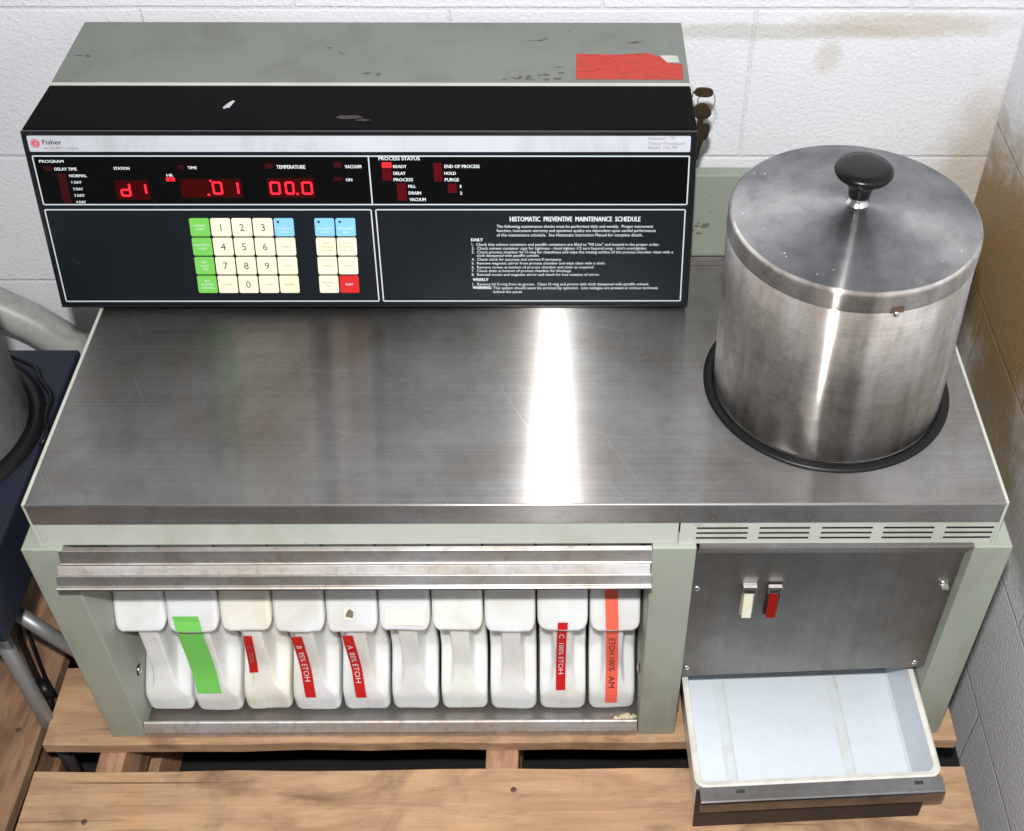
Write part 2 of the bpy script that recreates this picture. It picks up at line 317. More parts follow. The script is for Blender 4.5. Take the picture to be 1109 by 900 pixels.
def obj(name, mb, parent=None, bev=0, seg=2, autosm=True):
    me = bpy.data.meshes.new(name)
    lo_ = [min(v[i] for v in mb.v) for i in range(3)]; hi_ = [max(v[i] for v in mb.v) for i in range(3)]
    org = Vector(((lo_[0] + hi_[0]) / 2, (lo_[1] + hi_[1]) / 2, lo_[2]))
    me.from_pydata([Vector(v) - org for v in mb.v], [], mb.f); me.update()
    for m in mb.mats: me.materials.append(m)
    for i, p in enumerate(me.polygons): p.material_index = mb.m[i]; p.use_smooth = mb.sm[i]
    o = bpy.data.objects.new(name, me); C.objects.link(o)
    if parent:
        o.parent = parent; o.location = org - WL[parent.name]
    else: o.location = org
    WL[o.name] = org
    if bev:
        b = o.modifiers.new('bevel', 'BEVEL'); b.width = bev; b.segments = seg; b.limit_method = 'ANGLE'; b.angle_limit = math.radians(35); b.harden_normals = False
    return o
WL = {}
def fixn(o):
    import bmesh
    bm = bmesh.new(); bm.from_mesh(o.data); bmesh.ops.recalc_face_normals(bm, faces=bm.faces); bm.to_mesh(o.data); bm.free(); return o
def tag(o, label=None, cat=None, group=None, kind=None):
    for k, v in (('label', label), ('category', cat), ('group', group), ('kind', kind)):
        if v: o[k] = v
    return o
def thing(name, loc, label, cat, group=None):
    o = bpy.data.objects.new(name, None); C.objects.link(o); o.location = loc; o.empty_display_size = 0.05; WL[o.name] = Vector(loc)
    return tag(o, label, cat, group)
_tc = {}
def glyphs(text, res=2):
    """text as flat triangles: (verts, faces) in a unit box x 0..1, y 0..1 (cap height)"""
    key = text
    if key in _tc: return _tc[key]
    cu = bpy.data.curves.new('t', 'FONT'); cu.body = text; cu.resolution_u = res; cu.offset = 0.0
    o = bpy.data.objects.new('t', cu); C.objects.link(o)
    me = o.to_mesh(); vs = [tuple(v.co) for v in me.vertices]; fs = [list(p.vertices) for p in me.polygons]
    o.to_mesh_clear(); C.objects.unlink(o); bpy.data.objects.remove(o); bpy.data.curves.remove(cu)
    x0 = min(v[0] for v in vs); x1 = max(v[0] for v in vs)
    _tc[key] = ([((v[0] - x0) / (x1 - x0), v[1] / 0.7) for v in vs], fs, (x1 - x0) / 0.7)
    return _tc[key]

# ------------------------------------------------------------------ setting
XW, YW, ZF = 1.265, 0.70, -0.29
m_backwall = blockwall('white_painted_block', 0, 0.672, 0.737 - 0.2425, stains=(
    ((1.10, 0.7, 0.71), (0.16, 1, 0.022), (0.52, 0.45, 0.33, 1), 0.6, 34), ((0.995, 0.7, 0.66), (0.022, 1, 0.03), (0.55, 0.48, 0.38, 1), 0.45, 60),
    ((0.90, 0.7, 0.70), (0.22, 1, 0.014), (0.45, 0.42, 0.36, 1), 0.5, 30), ((1.265, 0.7, 0.42), (0.10, 1, 0.22), (0.45, 0.36, 0.22, 1), 0.6, 12)), tint=(0.84, 0.85, 0.90, 1), grit=0.4)
m_rightwall = blockwall('rough_grey_painted_block', 1, 0.118 - 0.215, 0.3213 - 0.234 * 3, rh=0.234, stains=(
    ((1.265, 0.52, 0.40), (1, 0.36, 0.22), (0.30, 0.19, 0.07, 1), 0.98, 9), ((1.265, 0.40, 0.20), (1, 0.18, 0.13), (0.26, 0.185, 0.10, 1), 0.85, 14),
    ((1.265, 0.18, 0.20), (1, 0.12, 0.08), (0.22, 0.17, 0.11, 1), 0.6, 20)), tint=(0.90, 0.92, 0.96, 1), grit=0.8, pitf=170, gloss=0.38, depth=0.0032, mort=0.32)
b = MB().box(-2.2, XW + 0.2, YW, YW + 0.2, ZF, 1.7, m_backwall); back_wall = tag(obj('back_wall', b), 'white painted concrete block wall behind the machine with faint mortar lines', kind='structure')
b = MB().box(XW, XW + 0.2, -1.6, YW - 0.002, ZF, 1.7, m_rightwall); right_wall = tag(obj('right_wall', b), 'rough grey white block wall to the right of the machine with brown stains', kind='structure')
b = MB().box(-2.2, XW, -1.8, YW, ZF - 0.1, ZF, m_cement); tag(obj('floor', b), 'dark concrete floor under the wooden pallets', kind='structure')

# ------------------------------------------------------------------ pallets
def board(x0, x1, y0, y1, z0, z1, mat, parent, name='deck_board', nails=(), wob=0.003):
    mb = MB(); n = 14; horiz = (x1 - x0) > (y1 - y0); vs = []
    for i in range(n + 1):
        t = i / n
        j0 = random.uniform(-wob, wob) * 0.6; j1 = random.uniform(-wob, wob) * 0.6; jz = random.uniform(-1, 1) * wob * 0.25
        for q, (zz) in enumerate((z0, z1)):
            zj = zz + (jz if q else 0) - (0.0012 if q else 0)
            if horiz: xx = x0 + (x1 - x0) * t; vs += [(xx, y0 + j0, zj), (xx, y1 + j1, zj)]
            else: yy = y0 + (y1 - y0) * t; vs += [(x0 + j0, yy, zj), (x1 + j1, yy, zj)]
    fs = []
    for i in range(n):
        a = i * 4; c = a + 4
        fs += [(a, a + 1, c + 1, c), (a + 2, c + 2, c + 3, a + 3), (a, c, c + 2, a + 2), (a + 1, a + 3, c + 3, c + 1)]
    fs += [(0, 2, 3, 1), (n * 4, n * 4 + 1, n * 4 + 3, n * 4 + 2)]
    mb.add(vs, fs, mat)
    for (nx, ny) in nails: mb.dome((nx, ny, z1 - 0.0012), 0.0042, (0, 0, 1), 0.0012, m_nail, 10)
    return fixn(obj(name, mb, parent, 0.002, 2))
def pallet(x0, x1, zt, label, group):
    t = thing('wooden_pallet', ((x0 + x1) / 2, 0.2, zt - 0.14), label, 'pallet', group)
    rows = [(-0.195, -0.057), (-0.016, 0.1106), (0.155, 0.265), (0.305, 0.415), (0.46, 0.60)] if zt > -0.01 else [(-0.195, -0.03), (0.20, 0.31), (0.34, 0.45), (0.48, 0.60)]
    sx = [(x0 + 0.075, x0 + 0.112), (0.503, 0.548), (x1 - 0.11, x1 - 0.07)]
    for i, (a, c) in enumerate(rows):
        nl = []
        if zt > -0.01:
            for (s0, s1) in sx:
                for q in random.sample((0.2, 0.3, 0.5, 0.72, 0.8), 2): nl.append((s0 + random.uniform(0, s1 - s0), a + (c - a) * q + random.uniform(-.006, .006)))
        board(x0 + (0.0 if i else 0.001), x1, a, c, zt - 0.021, zt, m_wood, t, nails=nl)
    for s0, s1 in sx: board(s0, s1, -0.19, 0.60, zt - 0.120, zt - 0.0222, m_woody, t, 'stringer', wob=0.001)
    for a, c in (((-0.19, -0.05), (0.2, 0.33), (0.46, 0.6)) if zt > -0.01 else ((-0.19, -0.05), (0.46, 0.6))): board(x0, x1, a, c, zt - 0.14, zt - 0.1212, m_wood, t, 'bottom_board')
    return t
pallet(-0.1173, 1.1671, 0.0, 'wooden pallet of rough planks directly under the green machine', 'stacked wooden pallets')
pallet(-0.1173, 1.1671, -0.146, 'lower wooden pallet in the dark gaps beneath the top pallet', 'stacked wooden pallets')

lp = thing('wooden_pallet', (-0.45, 0.2, ZF), 'darker weathered wooden pallet left of the machine beside the grey tubular leg', 'pallet')
for (a, c) in ((-0.27, -0.138), (-0.42, -0.287), (-0.58, -0.44)):
    board(a, c, -0.7, 0.62, -0.045, -0.022, m_woodold, lp, nails=[(c - 0.03, y) for y in (-0.25, 0.02, 0.3)])
for y in (-0.65, -0.05, 0.30): board(-0.58, -0.158, y, y + 0.09, -0.145, -0.0462, m_woodold, lp, 'stringer')
for y in (-0.66, -0.06, 0.29): board(-0.58, -0.15, y, y + 0.11, ZF, -0.1462, m_woodold, lp, 'bottom_board')

# ------------------------------------------------------------------ the machine
H = 0.4918; W = 1.12; ZB = 0.419; YF = -0.005
T = thing('tissue_processor', (0.56, 0.2, 0.0), 'grey green laboratory tissue processor with brushed steel counter, black control console and ten bottle bays', 'lab machine')
# steel counter with folded front lip
cb = MB()
prof = [(-0.0005, 0.4600), (-0.0005, H - 0.0015), (0.0012, H), (0.4375, H), (0.4375, H + 0.0135), (0.4330, H + 0.0135), (0.4355, H + 0.0135), (0.4375, H + 0.0135)]
cb.box(0.004, W - 0.004, 0.0005, 0.4372, H - 0.004, H, m_counter)
cb.box(0.004, W - 0.004, -0.0008, 0.0003, 0.4598, H, m_lipst)
cb.box(0.004, W - 0.004, 0.4335, 0.4373, H + 0.0003, H + 0.0145, m_lipst)
counter = obj('countertop', cb, T, 0.0007, 2)
obj('rolled_edge', MB().tube([(0.0036, 0.0006, H - 0.0010), (W - 0.0036, 0.0006, H - 0.0010)], 0.0017, m_bead, 16), counter)
# pale painted edge that frames the counter and upper band
eb = MB()
eb.box(0.0, 0.0038, 0.0005, 0.4373, ZB, H + 0.001, m_band); eb.box(W - 0.0038, W, 0.0005, 0.4373, ZB, H + 0.001, m_band)
eb.box(0.0039, 0.746, 0.002, 0.008, ZB, 0.4596, m_band)
obj('upper_band', eb, T, 0.0008)
# vent section: a grid with shallow slots, their inner shade painted near black
vx = [0.7478, 0.7670, 0.8270, 0.8402, 0.8990, 0.9127, 0.9720, 0.9850, 1.0440, 1.0575, 1.1135, 1.1161]
vz = [ZB, 0.4275, 0.4308, 0.4365, 0.4398, 0.4455, 0.4488, 0.4596]
vb = MB()
for i in range(len(vx) - 1):
    for j in range(len(vz) - 1):
        if i in (1, 3, 5, 7, 9) and j in (1, 3, 5): continue
        x0, x1, z0, z1 = vx[i], vx[i + 1], vz[j], vz[j + 1]
        vb.add([(x0, 0.0018, z0), (x1, 0.0018, z0), (x1, 0.0018, z1), (x0, 0.0018, z1)], [(0, 1, 2, 3)], m_band)
for i in (1, 3, 5, 7, 9):
    for j in (1, 3, 5):
        x0, x1, z0, z1 = vx[i], vx[i + 1], vz[j], vz[j + 1]; ya_, yb_ = 0.0018, 0.0026
        vb.add([(x0, ya_, z0), (x1, ya_, z0), (x1, ya_, z1), (x0, ya_, z1), (x0, yb_, z0), (x1, yb_, z0), (x1, yb_, z1), (x0, yb_, z1)],
               [(0, 4, 5, 1), (1, 5, 6, 2), (2, 6, 7, 3), (3, 7, 4, 0)], m_dark)
        vb.add([(x0, yb_, z0), (x1, yb_, z0), (x1, yb_, z1), (x0, yb_, z1)], [(0, 1, 2, 3)], m_dark)
obj('vent_panel', vb, T)
# carcass: back, floor, dark bay linings
kb = MB()
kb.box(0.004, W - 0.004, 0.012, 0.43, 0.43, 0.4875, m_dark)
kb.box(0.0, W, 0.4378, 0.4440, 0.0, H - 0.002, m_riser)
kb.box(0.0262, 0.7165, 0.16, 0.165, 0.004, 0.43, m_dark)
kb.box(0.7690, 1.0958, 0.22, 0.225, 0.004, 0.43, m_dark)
kb.box(0.0262, 0.7165, 0.002, 0.16, 0.0035, 0.010, m_panelst)
obj('carcass', kb, T)
def side_panel(x0, x1, y1=0.437):
    return obj('side_panel', MB().box(x0, x1, YF, y1, 0.0, ZB, m_leg), T, 0.002, 3)
side_panel(-0.0217, 0.0260); side_panel(0.7167, 0.7688, 0.40); side_panel(1.0961, 1.1417)
# screws inside the bays
for c, ax in (((0.0262, 0.044, 0.094), (1, 0, 0)), ((0.7165, 0.032, 0.112), (-1, 0, 0)), ((0.7690, 0.012, 0.045), (1, 0, 0))):
    o = MB(); o.dome(c, 0.0062, ax, 0.0035, m_chrome); o.dome((c[0] - 0.0002 * ax[0], c[1], c[2]), 0.0085, ax, 0.0012, m_rubber); obj('screw', o, T)
# front rail over the bottles
rl_ = obj('front_rail', MB().prism([(0.0, 0.4180), (-0.0055, 0.4165), (-0.0105, 0.4010), (-0.0125, 0.3995), (-0.0035, 0.3870), (0.0, 0.3870)], 0.0215, 0.7163, m_rail), T, 0.0005)
fixn(rl_)
fixn(obj('rail_strip', MB().prism([(-0.0127, 0.3990), (-0.0135, 0.3990), (-0.0215, 0.3870), (-0.0210, 0.3860), (-0.0050, 0.3860)], 0.0185, 0.7145, m_railb), rl_, 0.0003))
fixn(obj('rail_lip', MB().prism([(-0.0217, 0.3865), (-0.0255, 0.3975), (-0.0275, 0.3975), (-0.0330, 0.3862), (-0.0352, 0.3858), (-0.0372, 0.3845), (-0.0372, 0.3825), (-0.0345, 0.3785), (-0.003, 0.3785), (-0.003, 0.3855)], 0.0195, 0.7155, m_rail), rl_, 0.0006, 3))
# bottom rail in front of the bottles
prof = [(0.003, 0.0015), (0.003, 0.0285), (0.0005, 0.0292), (-0.0012, 0.0280), (-0.0082, 0.0150), (-0.0086, 0.0120), (-0.0070, 0.0100), (-0.0066, 0.0015)]
o = fixn(obj('bottom_rail', MB().prism(prof[::-1], 0.0275, 0.7150, m_railb), T, 0.0004))
rb = MB()
for k in range(34):
    a = random.random() ** 0.6; x = 0.715 - 0.03 * random.random(); y = 0.003 + 0.018 * random.random()
    rb.dome((x, y, 0.0100 if y > 0.006 else 0.0278), random.uniform(0.0012, 0.0038), (0, 0, 1), random.uniform(0.0006, 0.0018), m_resid, 7)
obj('residue', rb, T)
# right hand steel panel with its top flange
pb = MB()
pb.add([(0.7700, 0.012, 0.122), (1.0952, 0.012, 0.142), (1.0952, 0.012, 0.392), (0.7700, 0.012, 0.392),
        (0.7700, 0.0145, 0.122), (1.0952, 0.0145, 0.142), (1.0952, 0.0145, 0.392), (0.7700, 0.0145, 0.392)],
       [(0, 1, 2, 3), (5, 4, 7, 6), (0, 4, 5, 1), (3, 2, 6, 7), (1, 5, 6, 2), (0, 3, 7, 4)], m_panelst)
pb.box(0.7700, 1.0952, 0.0146, 0.035, 0.388, 0.392, m_panelst)
panel = obj('switch_panel', pb, T)
prof = [(0.010, 0.3900), (0.0115, 0.3920), (-0.0005, 0.4168), (0.010, 0.4185), (0.010, 0.4195), (-0.0025, 0.4195), (-0.0040, 0.4170)]
fixn(obj('top_flange', MB().prism(prof, 0.7725, 1.0945, m_panelst), T))
for (x, z, r) in ((0.7775, 0.318, 0.0042), (0.7772, 0.142, 0.0042), (1.0820, 0.153, 0.0042), (1.082, 0.327, 0.0046)):
    obj('panel_screw', MB().dome((x, 0.012, z), r, (0, -1, 0), 0.0022, m_chrome), T)
cl = MB(); cl.box(1.0795, 1.0885, 0.004, 0.0119, 0.3225, 0.3270, m_chrome); obj('spring_clip', cl, T, 0.0006)
for (x, mt, lab) in ((0.8425, m_cream_rocker, 'cream rocker switch'), (0.8735, m_red_rocker, 'red rocker switch')):
    sw = MB(); sw.box(x - 0.0085, x + 0.0085, 0.0095, 0.0119, 0.2660, 0.3290, m_chrome if mt == m_cream_rocker else m_dark)
    sw.box(x - 0.0085, x + 0.0085, 0.0040, 0.0094, 0.3170, 0.3290, m_chrome); sw.box(x - 0.0060, x + 0.0060, 0.0036, 0.0041, 0.3190, 0.3240, m_ink)
    s = obj('rocker_switch', sw, T, 0.0005); s['label'] = lab
    rk = MB(); rk.add([(x - 0.006, 0.0094, 0.268), (x + 0.006, 0.0094, 0.268), (x + 0.006, 0.0094, 0.316), (x - 0.006, 0.0094, 0.316),
                       (x - 0.006, 0.0005, 0.270), (x + 0.006, 0.0005, 0.270), (x + 0.006, 0.0065, 0.314), (x - 0.006, 0.0065, 0.314)],
                      [(3, 2, 1, 0), (4, 5, 6, 7), (0, 1, 5, 4), (1, 2, 6, 5), (2, 3, 7, 6), (3, 0, 4, 7)], mt)
    obj('rocker', rk, s, 0.0012)
# backsplash riser
rb = MB(); rb.box(0.0, 1.065, 0.4380, 0.4580, H, 0.6363, m_riser)
obj('rear_riser', rb, T, 0.0015)

for (cx, cz, R_, n) in ((0.800, 0.555, 0.008, 7), (0.793, 0.545, 0.006, 4), (0.806, 0.605, 0.0025, 2), (0.812, 0.580, 0.003, 2)):
    sk = MB()
    for k in range(n):
        ox, oz = cx + random.uniform(-R_, R_), cz + random.uniform(-R_, R_) * 0.8; r1 = R_ * random.uniform(0.25, 0.6)
        sk.add([(ox + r1 * math.cos(t) * random.uniform(0.6, 1.2), 0.4377 - 0.00005 * k, oz + r1 * 0.7 * math.sin(t) * random.uniform(0.6, 1.2)) for t in [i * math.tau / 9 for i in range(9)]], [tuple(range(9))], m_grime)
    obj('grime_spot', sk, bpy.data.objects['rear_riser'])
# ------------------------------------------------------------------ drawer, pulled out and hanging a touch askew
def dr(p):   # rotate about the drawer's back left corner
    a = math.radians(2.0); t = math.radians(1.3); x, y, z = p[0] - 0.775, p[1] - 0.03, p[2] - 0.1
    x, z = x * math.cos(t) - z * math.sin(t), x * math.sin(t) + z * math.cos(t)
    x, y = x * math.cos(a) - y * math.sin(a), x * math.sin(a) + y * math.cos(a)
    return (x + 0.775, y + 0.03, z + 0.1)
def rrect(x0, x1, y0, y1, r, z, n=6):
    out = []
    for cx, cy, a0 in ((x1 - r, y1 - r, 0), (x0 + r, y1 - r, 90), (x0 + r, y0 + r, 180), (x1 - r, y0 + r, 270)):
        for k in range(n + 1):
            a = math.radians(a0 + 90 * k / n); out.append((cx + r * math.cos(a), cy + r * math.sin(a), z))
    return out
D = MB(); loops = [rrect(0.777, 1.0905, -0.138, 0.16, 0.012, 0.030), rrect(0.775, 1.093, -0.1400, 0.16, 0.014, 0.094), rrect(0.7745, 1.0935, -0.1405, 0.1605, 0.0145, 0.0995),
    rrect(0.777, 1.091, -0.1382, 0.158, 0.0135, 0.1015), rrect(0.7825, 1.0855, -0.1325, 0.152, 0.0115, 0.0995), rrect(0.7845, 1.0830, -0.1300, 0.150, 0.012, 0.085),
    rrect(0.788, 1.0745, -0.1250, 0.146, 0.014, 0.037), rrect(0.791, 1.0705, -0.121, 0.143, 0.012, 0.0335)]
n = len(loops[0])
for i in range(len(loops) - 1):
    mt = m_trayrim if i < 4 else m_tray
    D.add([dr(p) for p in loops[i] + loops[i + 1]], [(k, (k + 1) % n, (k + 1) % n + n, k + n) for k in range(n)], mt, True)
D.add([dr(p) for p in loops[-1]], [tuple(range(n))], m_tray); D.add([dr(p) for p in loops[0]], [tuple(range(n - 1, -1, -1))], m_trayrim)
tray = obj('drawer', D, T); tray['label'] = 'open drawer with a white tray'
# floor ribs moulded in the tray
for x in (0.825, 0.985):
    rbm = MB()
    rbm.add([dr(p) for p in ((x, -0.117, 0.0336), (x + 0.016, -0.117, 0.0336), (x + 0.016, 0.14, 0.0336), (x, 0.14, 0.0336), (x + 0.003, -0.115, 0.0348), (x + 0.013, -0.115, 0.0348), (x + 0.013, 0.139, 0.0348), (x + 0.003, 0.139, 0.0348))],
            [(4, 5, 6, 7), (0, 1, 5, 4), (1, 2, 6, 5), (2, 3, 7, 6), (3, 0, 4, 7)], m_rib); obj('floor_rib', rbm, tray)

fb = MB(); prof = [(-0.1410, 0.0985), (-0.1410, 0.1000), (-0.1585, 0.0975), (-0.1605, 0.0962), (-0.1612, 0.0935), (-0.1590, 0.0690), (-0.1570, 0.0690), (-0.1580, 0.0930), (-0.1570, 0.0955)]
hx0, hx1 = 0.7795, 1.0925
fb.add([dr((x, y, z)) for x in (hx0, hx1) for y, z in prof], [(i, i + 9, (i + 1) % 9 + 9, (i + 1) % 9) for i in range(9)] + [tuple(range(9)), tuple(range(17, 8, -1))], m_pull)
hd = fixn(obj('drawer_pull', fb, tray, 0.0004))
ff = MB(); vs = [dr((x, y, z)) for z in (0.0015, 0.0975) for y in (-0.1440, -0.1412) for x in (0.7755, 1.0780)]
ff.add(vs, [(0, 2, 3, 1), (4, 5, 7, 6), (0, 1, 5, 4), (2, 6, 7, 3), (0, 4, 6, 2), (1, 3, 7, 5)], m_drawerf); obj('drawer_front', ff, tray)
for x in (0.826, 1.055): obj('pull_slot', MB().add([dr(p) for p in ((x, -0.1500, 0.0992), (x + 0.011, -0.1500, 0.0992), (x + 0.011, -0.1455, 0.09995), (x, -0.1455, 0.09995))], [(0, 1, 2, 3)], m_ink), tray)

# ------------------------------------------------------------------ control console
X0, X1, YT, ZT, YBo, ZBo = -0.0431, 0.7766, 0.3864, 0.7363, 0.3323, 0.5038
LF = math.hypot(YT - YBo, ZT - ZBo)
tv = Vector((0, (YBo - YT) / LF, (ZBo - ZT) / LF)); nv = Vector((0, -(ZT - ZBo) / LF, -(YBo - YT) / LF)); nv = Vector((0, tv.z, -tv.y)).normalized()
if nv.y > 0: nv = -nv
def F(s, t, d=0.0):
    """a point of the console's sloping face: s to the right, t down, d out of the face"""
    return Vector((X0 + s, YT, ZT)) + tv * t + nv * d
class FB(MB):
    def rect(s, s0, s1, t0, t1, d, mat, shear=0.0, d0=None):
        f = lambda a, t, dd: F(a - shear * (t - t0), t, dd)
        if d0 is None: return s.add([f(s0, t1, d), f(s1, t1, d), f(s1, t0, d), f(s0, t0, d)], [(0, 1, 2, 3)], mat)
        vs = [f(s0, t1, d0), f(s1, t1, d0), f(s1, t0, d0), f(s0, t0, d0), f(s0, t1, d), f(s1, t1, d), f(s1, t0, d), f(s0, t0, d)]
        return s.add(vs, [(4, 5, 6, 7), (0, 1, 5, 4), (1, 2, 6, 5), (2, 3, 7, 6), (3, 0, 4, 7)], mat)
    def rpoly(s, s0, s1, t0, t1, r, d, mat, n=4, d0=None, shear=0.0):
        pts = []
        for cx, cy, a0 in ((s1 - r, t1 - r, 0), (s0 + r, t1 - r, 90), (s0 + r, t0 + r, 180), (s1 - r, t0 + r, 270)):
            for k in range(n + 1):
                a = math.radians(a0 + 90 * k / n); pts.append((cx + r * math.cos(a) - shear * (cy - t0), cy + r * math.sin(a)))
        m = len(pts); top = [F(a, t, d) for a, t in pts][::-1]; s.add(top, [tuple(range(m))], mat)
        if d0 is not None:
            s.add(top + [F(a, t, d0) for a, t in pts][::-1], [(k, k + m, (k + 1) % m + m, (k + 1) % m) for k in range(m)], mat)
        return s
    def outline(s, s0, s1, t0, t1, r, wd, d, mat, n=4):
        def lp(q, rr):
            pts = []
            for cx, cy, a0 in ((s1 - r, t1 - r, 0), (s0 + r, t1 - r, 90), (s0 + r, t0 + r, 180), (s1 - r, t0 + r, 270)):
                for k in range(n + 1):
                    a = math.radians(a0 + 90 * k / n); pts.append(F(cx + rr * math.cos(a), cy + rr * math.sin(a), d))
            return pts
        a = lp(0, r); c = lp(0, r - wd); m = len(a)
        return s.add(a + c, [(k, k + m, (k + 1) % m + m, (k + 1) % m) for k in range(m)], mat)
    def text(s, txt, s0, s1, tb, h, d, mat, bold=0.0):
        vs, fs, asp = glyphs(txt)
        if s1 is None: s1 = s0 + asp * h
        for o in ((0, 0), (bold, 0)) if bold else ((0, 0),):
            s.add([F(s0 + x * (s1 - s0) + o[0], tb - y * h, d + (0.00004 if o[0] else 0)) for x, y in vs], fs, mat)
        return s
con = obj('control_console', MB().prism([(YBo + 0.004, ZBo), (YT + 0.0035, ZT), (0.5, 0.7312), (0.5, ZBo)][::-1], X0, X1, m_black), T, 0.0025, 3)
fixn(con); con['label'] = 'black control console with sloping keypad and red display'
hb = MB(); hb.box(X0 + 0.0, X1 - 0.0, 0.5003, 0.6688, 0.5500, 0.7300, m_top); hb.box(X0 + 0.0005, X1 - 0.0005, 0.5003, 0.5065, 0.7301, 0.7318, m_band)
hous = obj('console_housing', hb, con, 0.0015, 2)
obj('console_support', MB().box(0.03, 0.74, 0.4590, 0.60, 0.40, 0.5495, m_top), con)
# scuffs and marks on the housing top
for (u, v, a, bq, n) in ((0.565, 0.522, 0.030, 0.006, 9), (0.60, 0.527, 0.02, 0.008, 6), (0.708, 0.612, 0.010, 0.003, 4), (0.58, 0.62, 0.02, 0.003, 4), (0.300, 0.60, 0.004, 0.003, 2), (0.32, 0.585, 0.004, 0.003, 2), (0.37, 0.53, 0.014, 0.003, 3), (0.605, 0.547, 0.006, 0.002, 2), (-0.02, 0.575, 0.012, 0.002, 3)):
    sk = MB()
    for k in range(n):
        cx = u + random.uniform(-a, a); cy = v + random.uniform(-bq, bq); rx = random.uniform(0.002, 0.007); ry = random.uniform(0.0008, 0.0028); a0 = random.random() * 3
        pts = [(cx + rx * math.cos(t) * (0.7 + 0.5 * random.random()), cy + ry * math.sin(t) * (0.7 + 0.5 * random.random()), 0.7302 + 0.00004 * k) for t in [i * math.tau / 9 for i in range(9)]]
        sk.add(pts, [tuple(range(9))], m_scuff)
    obj('paint_scuff', sk, con)
st = MB(); pts = [(0.630, 0.5175), (0.7685, 0.5165), (0.7700, 0.5560), (0.7505, 0.5600), (0.7420, 0.5760), (0.7230, 0.5850), (0.6820, 0.5800), (0.6305, 0.5830)]
st.add([(x, y, 0.7304) for x, y in pts], [tuple(range(8))], m_sticker)
o = obj('warning_sticker', st, con); o['label'] = 'torn orange red warning sticker'
st = MB(); st.add([(x, y, 0.73033) for x, y in ((0.742, 0.5605), (0.7665, 0.5600), (0.7650, 0.5780), (0.745, 0.5790), (0.738, 0.5745))], [(0, 1, 2, 3, 4)], m_band); obj('sticker_remnant', st, con)
# chips on the black top
for (x, y, pts) in ((0.196, 0.448, ((0.002, -0.008), (0.006, 0.010), (0.003, 0.012), (-0.002, 0.004), (-0.006, -0.006), (-0.004, -0.010), (0.0, -0.006))),):
    z = 0.7363 - (y - YT) * 0.0445 + 0.0006; obj('paint_chip', MB().add([(x + a, y + c, z - (c) * 0.0445) for a, c in pts], [tuple(range(len(pts)))], m_silver), con)
ch = MB()
for (x, y, rx, ry) in ((0.350, 0.418, 0.022, 0.006), (0.366, 0.411, 0.012, 0.003)):
    z = 0.7363 - (y - YT) * 0.0445 + 0.0006; ch.add([(x + rx * math.cos(a) * random.uniform(.6, 1), y + ry * math.sin(a) * random.uniform(.6, 1), z - ry * math.sin(a) * 0.0445) for a in [k * math.tau / 11 for k in range(11)]], [tuple(range(11))], m_rustmark)
obj('rust_patch', ch, con)
# face plate
D0 = 0.0004
fp = FB(); fp.rect(0.0051, 0.8146, 0.0045, 0.2348, 0.0010, m_face, d0=-0.001)
face = obj('face_plate', fp, con)
bz = FB(); LFc = LF
for q in ((0.0002, X1 - X0 - 0.0002, 0.0003, 0.0043), (0.0002, 0.0050, 0.0044, 0.2349), (X1 - X0 - 0.0050, X1 - X0 - 0.0002, 0.0044, 0.2349), (0.0002, X1 - X0 - 0.0002, 0.2350, LF - 0.0003)): bz.rect(q[0], q[1], q[2], q[3], 0.0026, m_blackg, d0=-0.002)
obj('bezel', bz, con, 0.0011, 3)
sv = FB(); sv.rpoly(0.0065, 0.8115, 0.0060, 0.0262, 0.002, 0.0018, m_silver, d0=0.0009); obj('nameplate_strip', sv, face)
dw = FB(); dw.rect(0.0085, 0.8100, 0.0320, 0.0945, 0.0014, m_window, d0=0.0009); obj('display_window', dw, face)
ol = FB(); d = 0.0019
ol.outline(0.0072, 0.8118, 0.0308, 0.0957, 0.0022, 0.0016, d, m_line); ol.rect(0.4165, 0.4181, 0.0322, 0.0943, d, m_line)
ol.outline(0.0068, 0.4157, 0.1010, 0.2305, 0.0022, 0.0016, d, m_line); ol.outline(0.4200, 0.8102, 0.1010, 0.2305, 0.0022, 0.0016, d, m_line)
obj('white_border', ol, face)
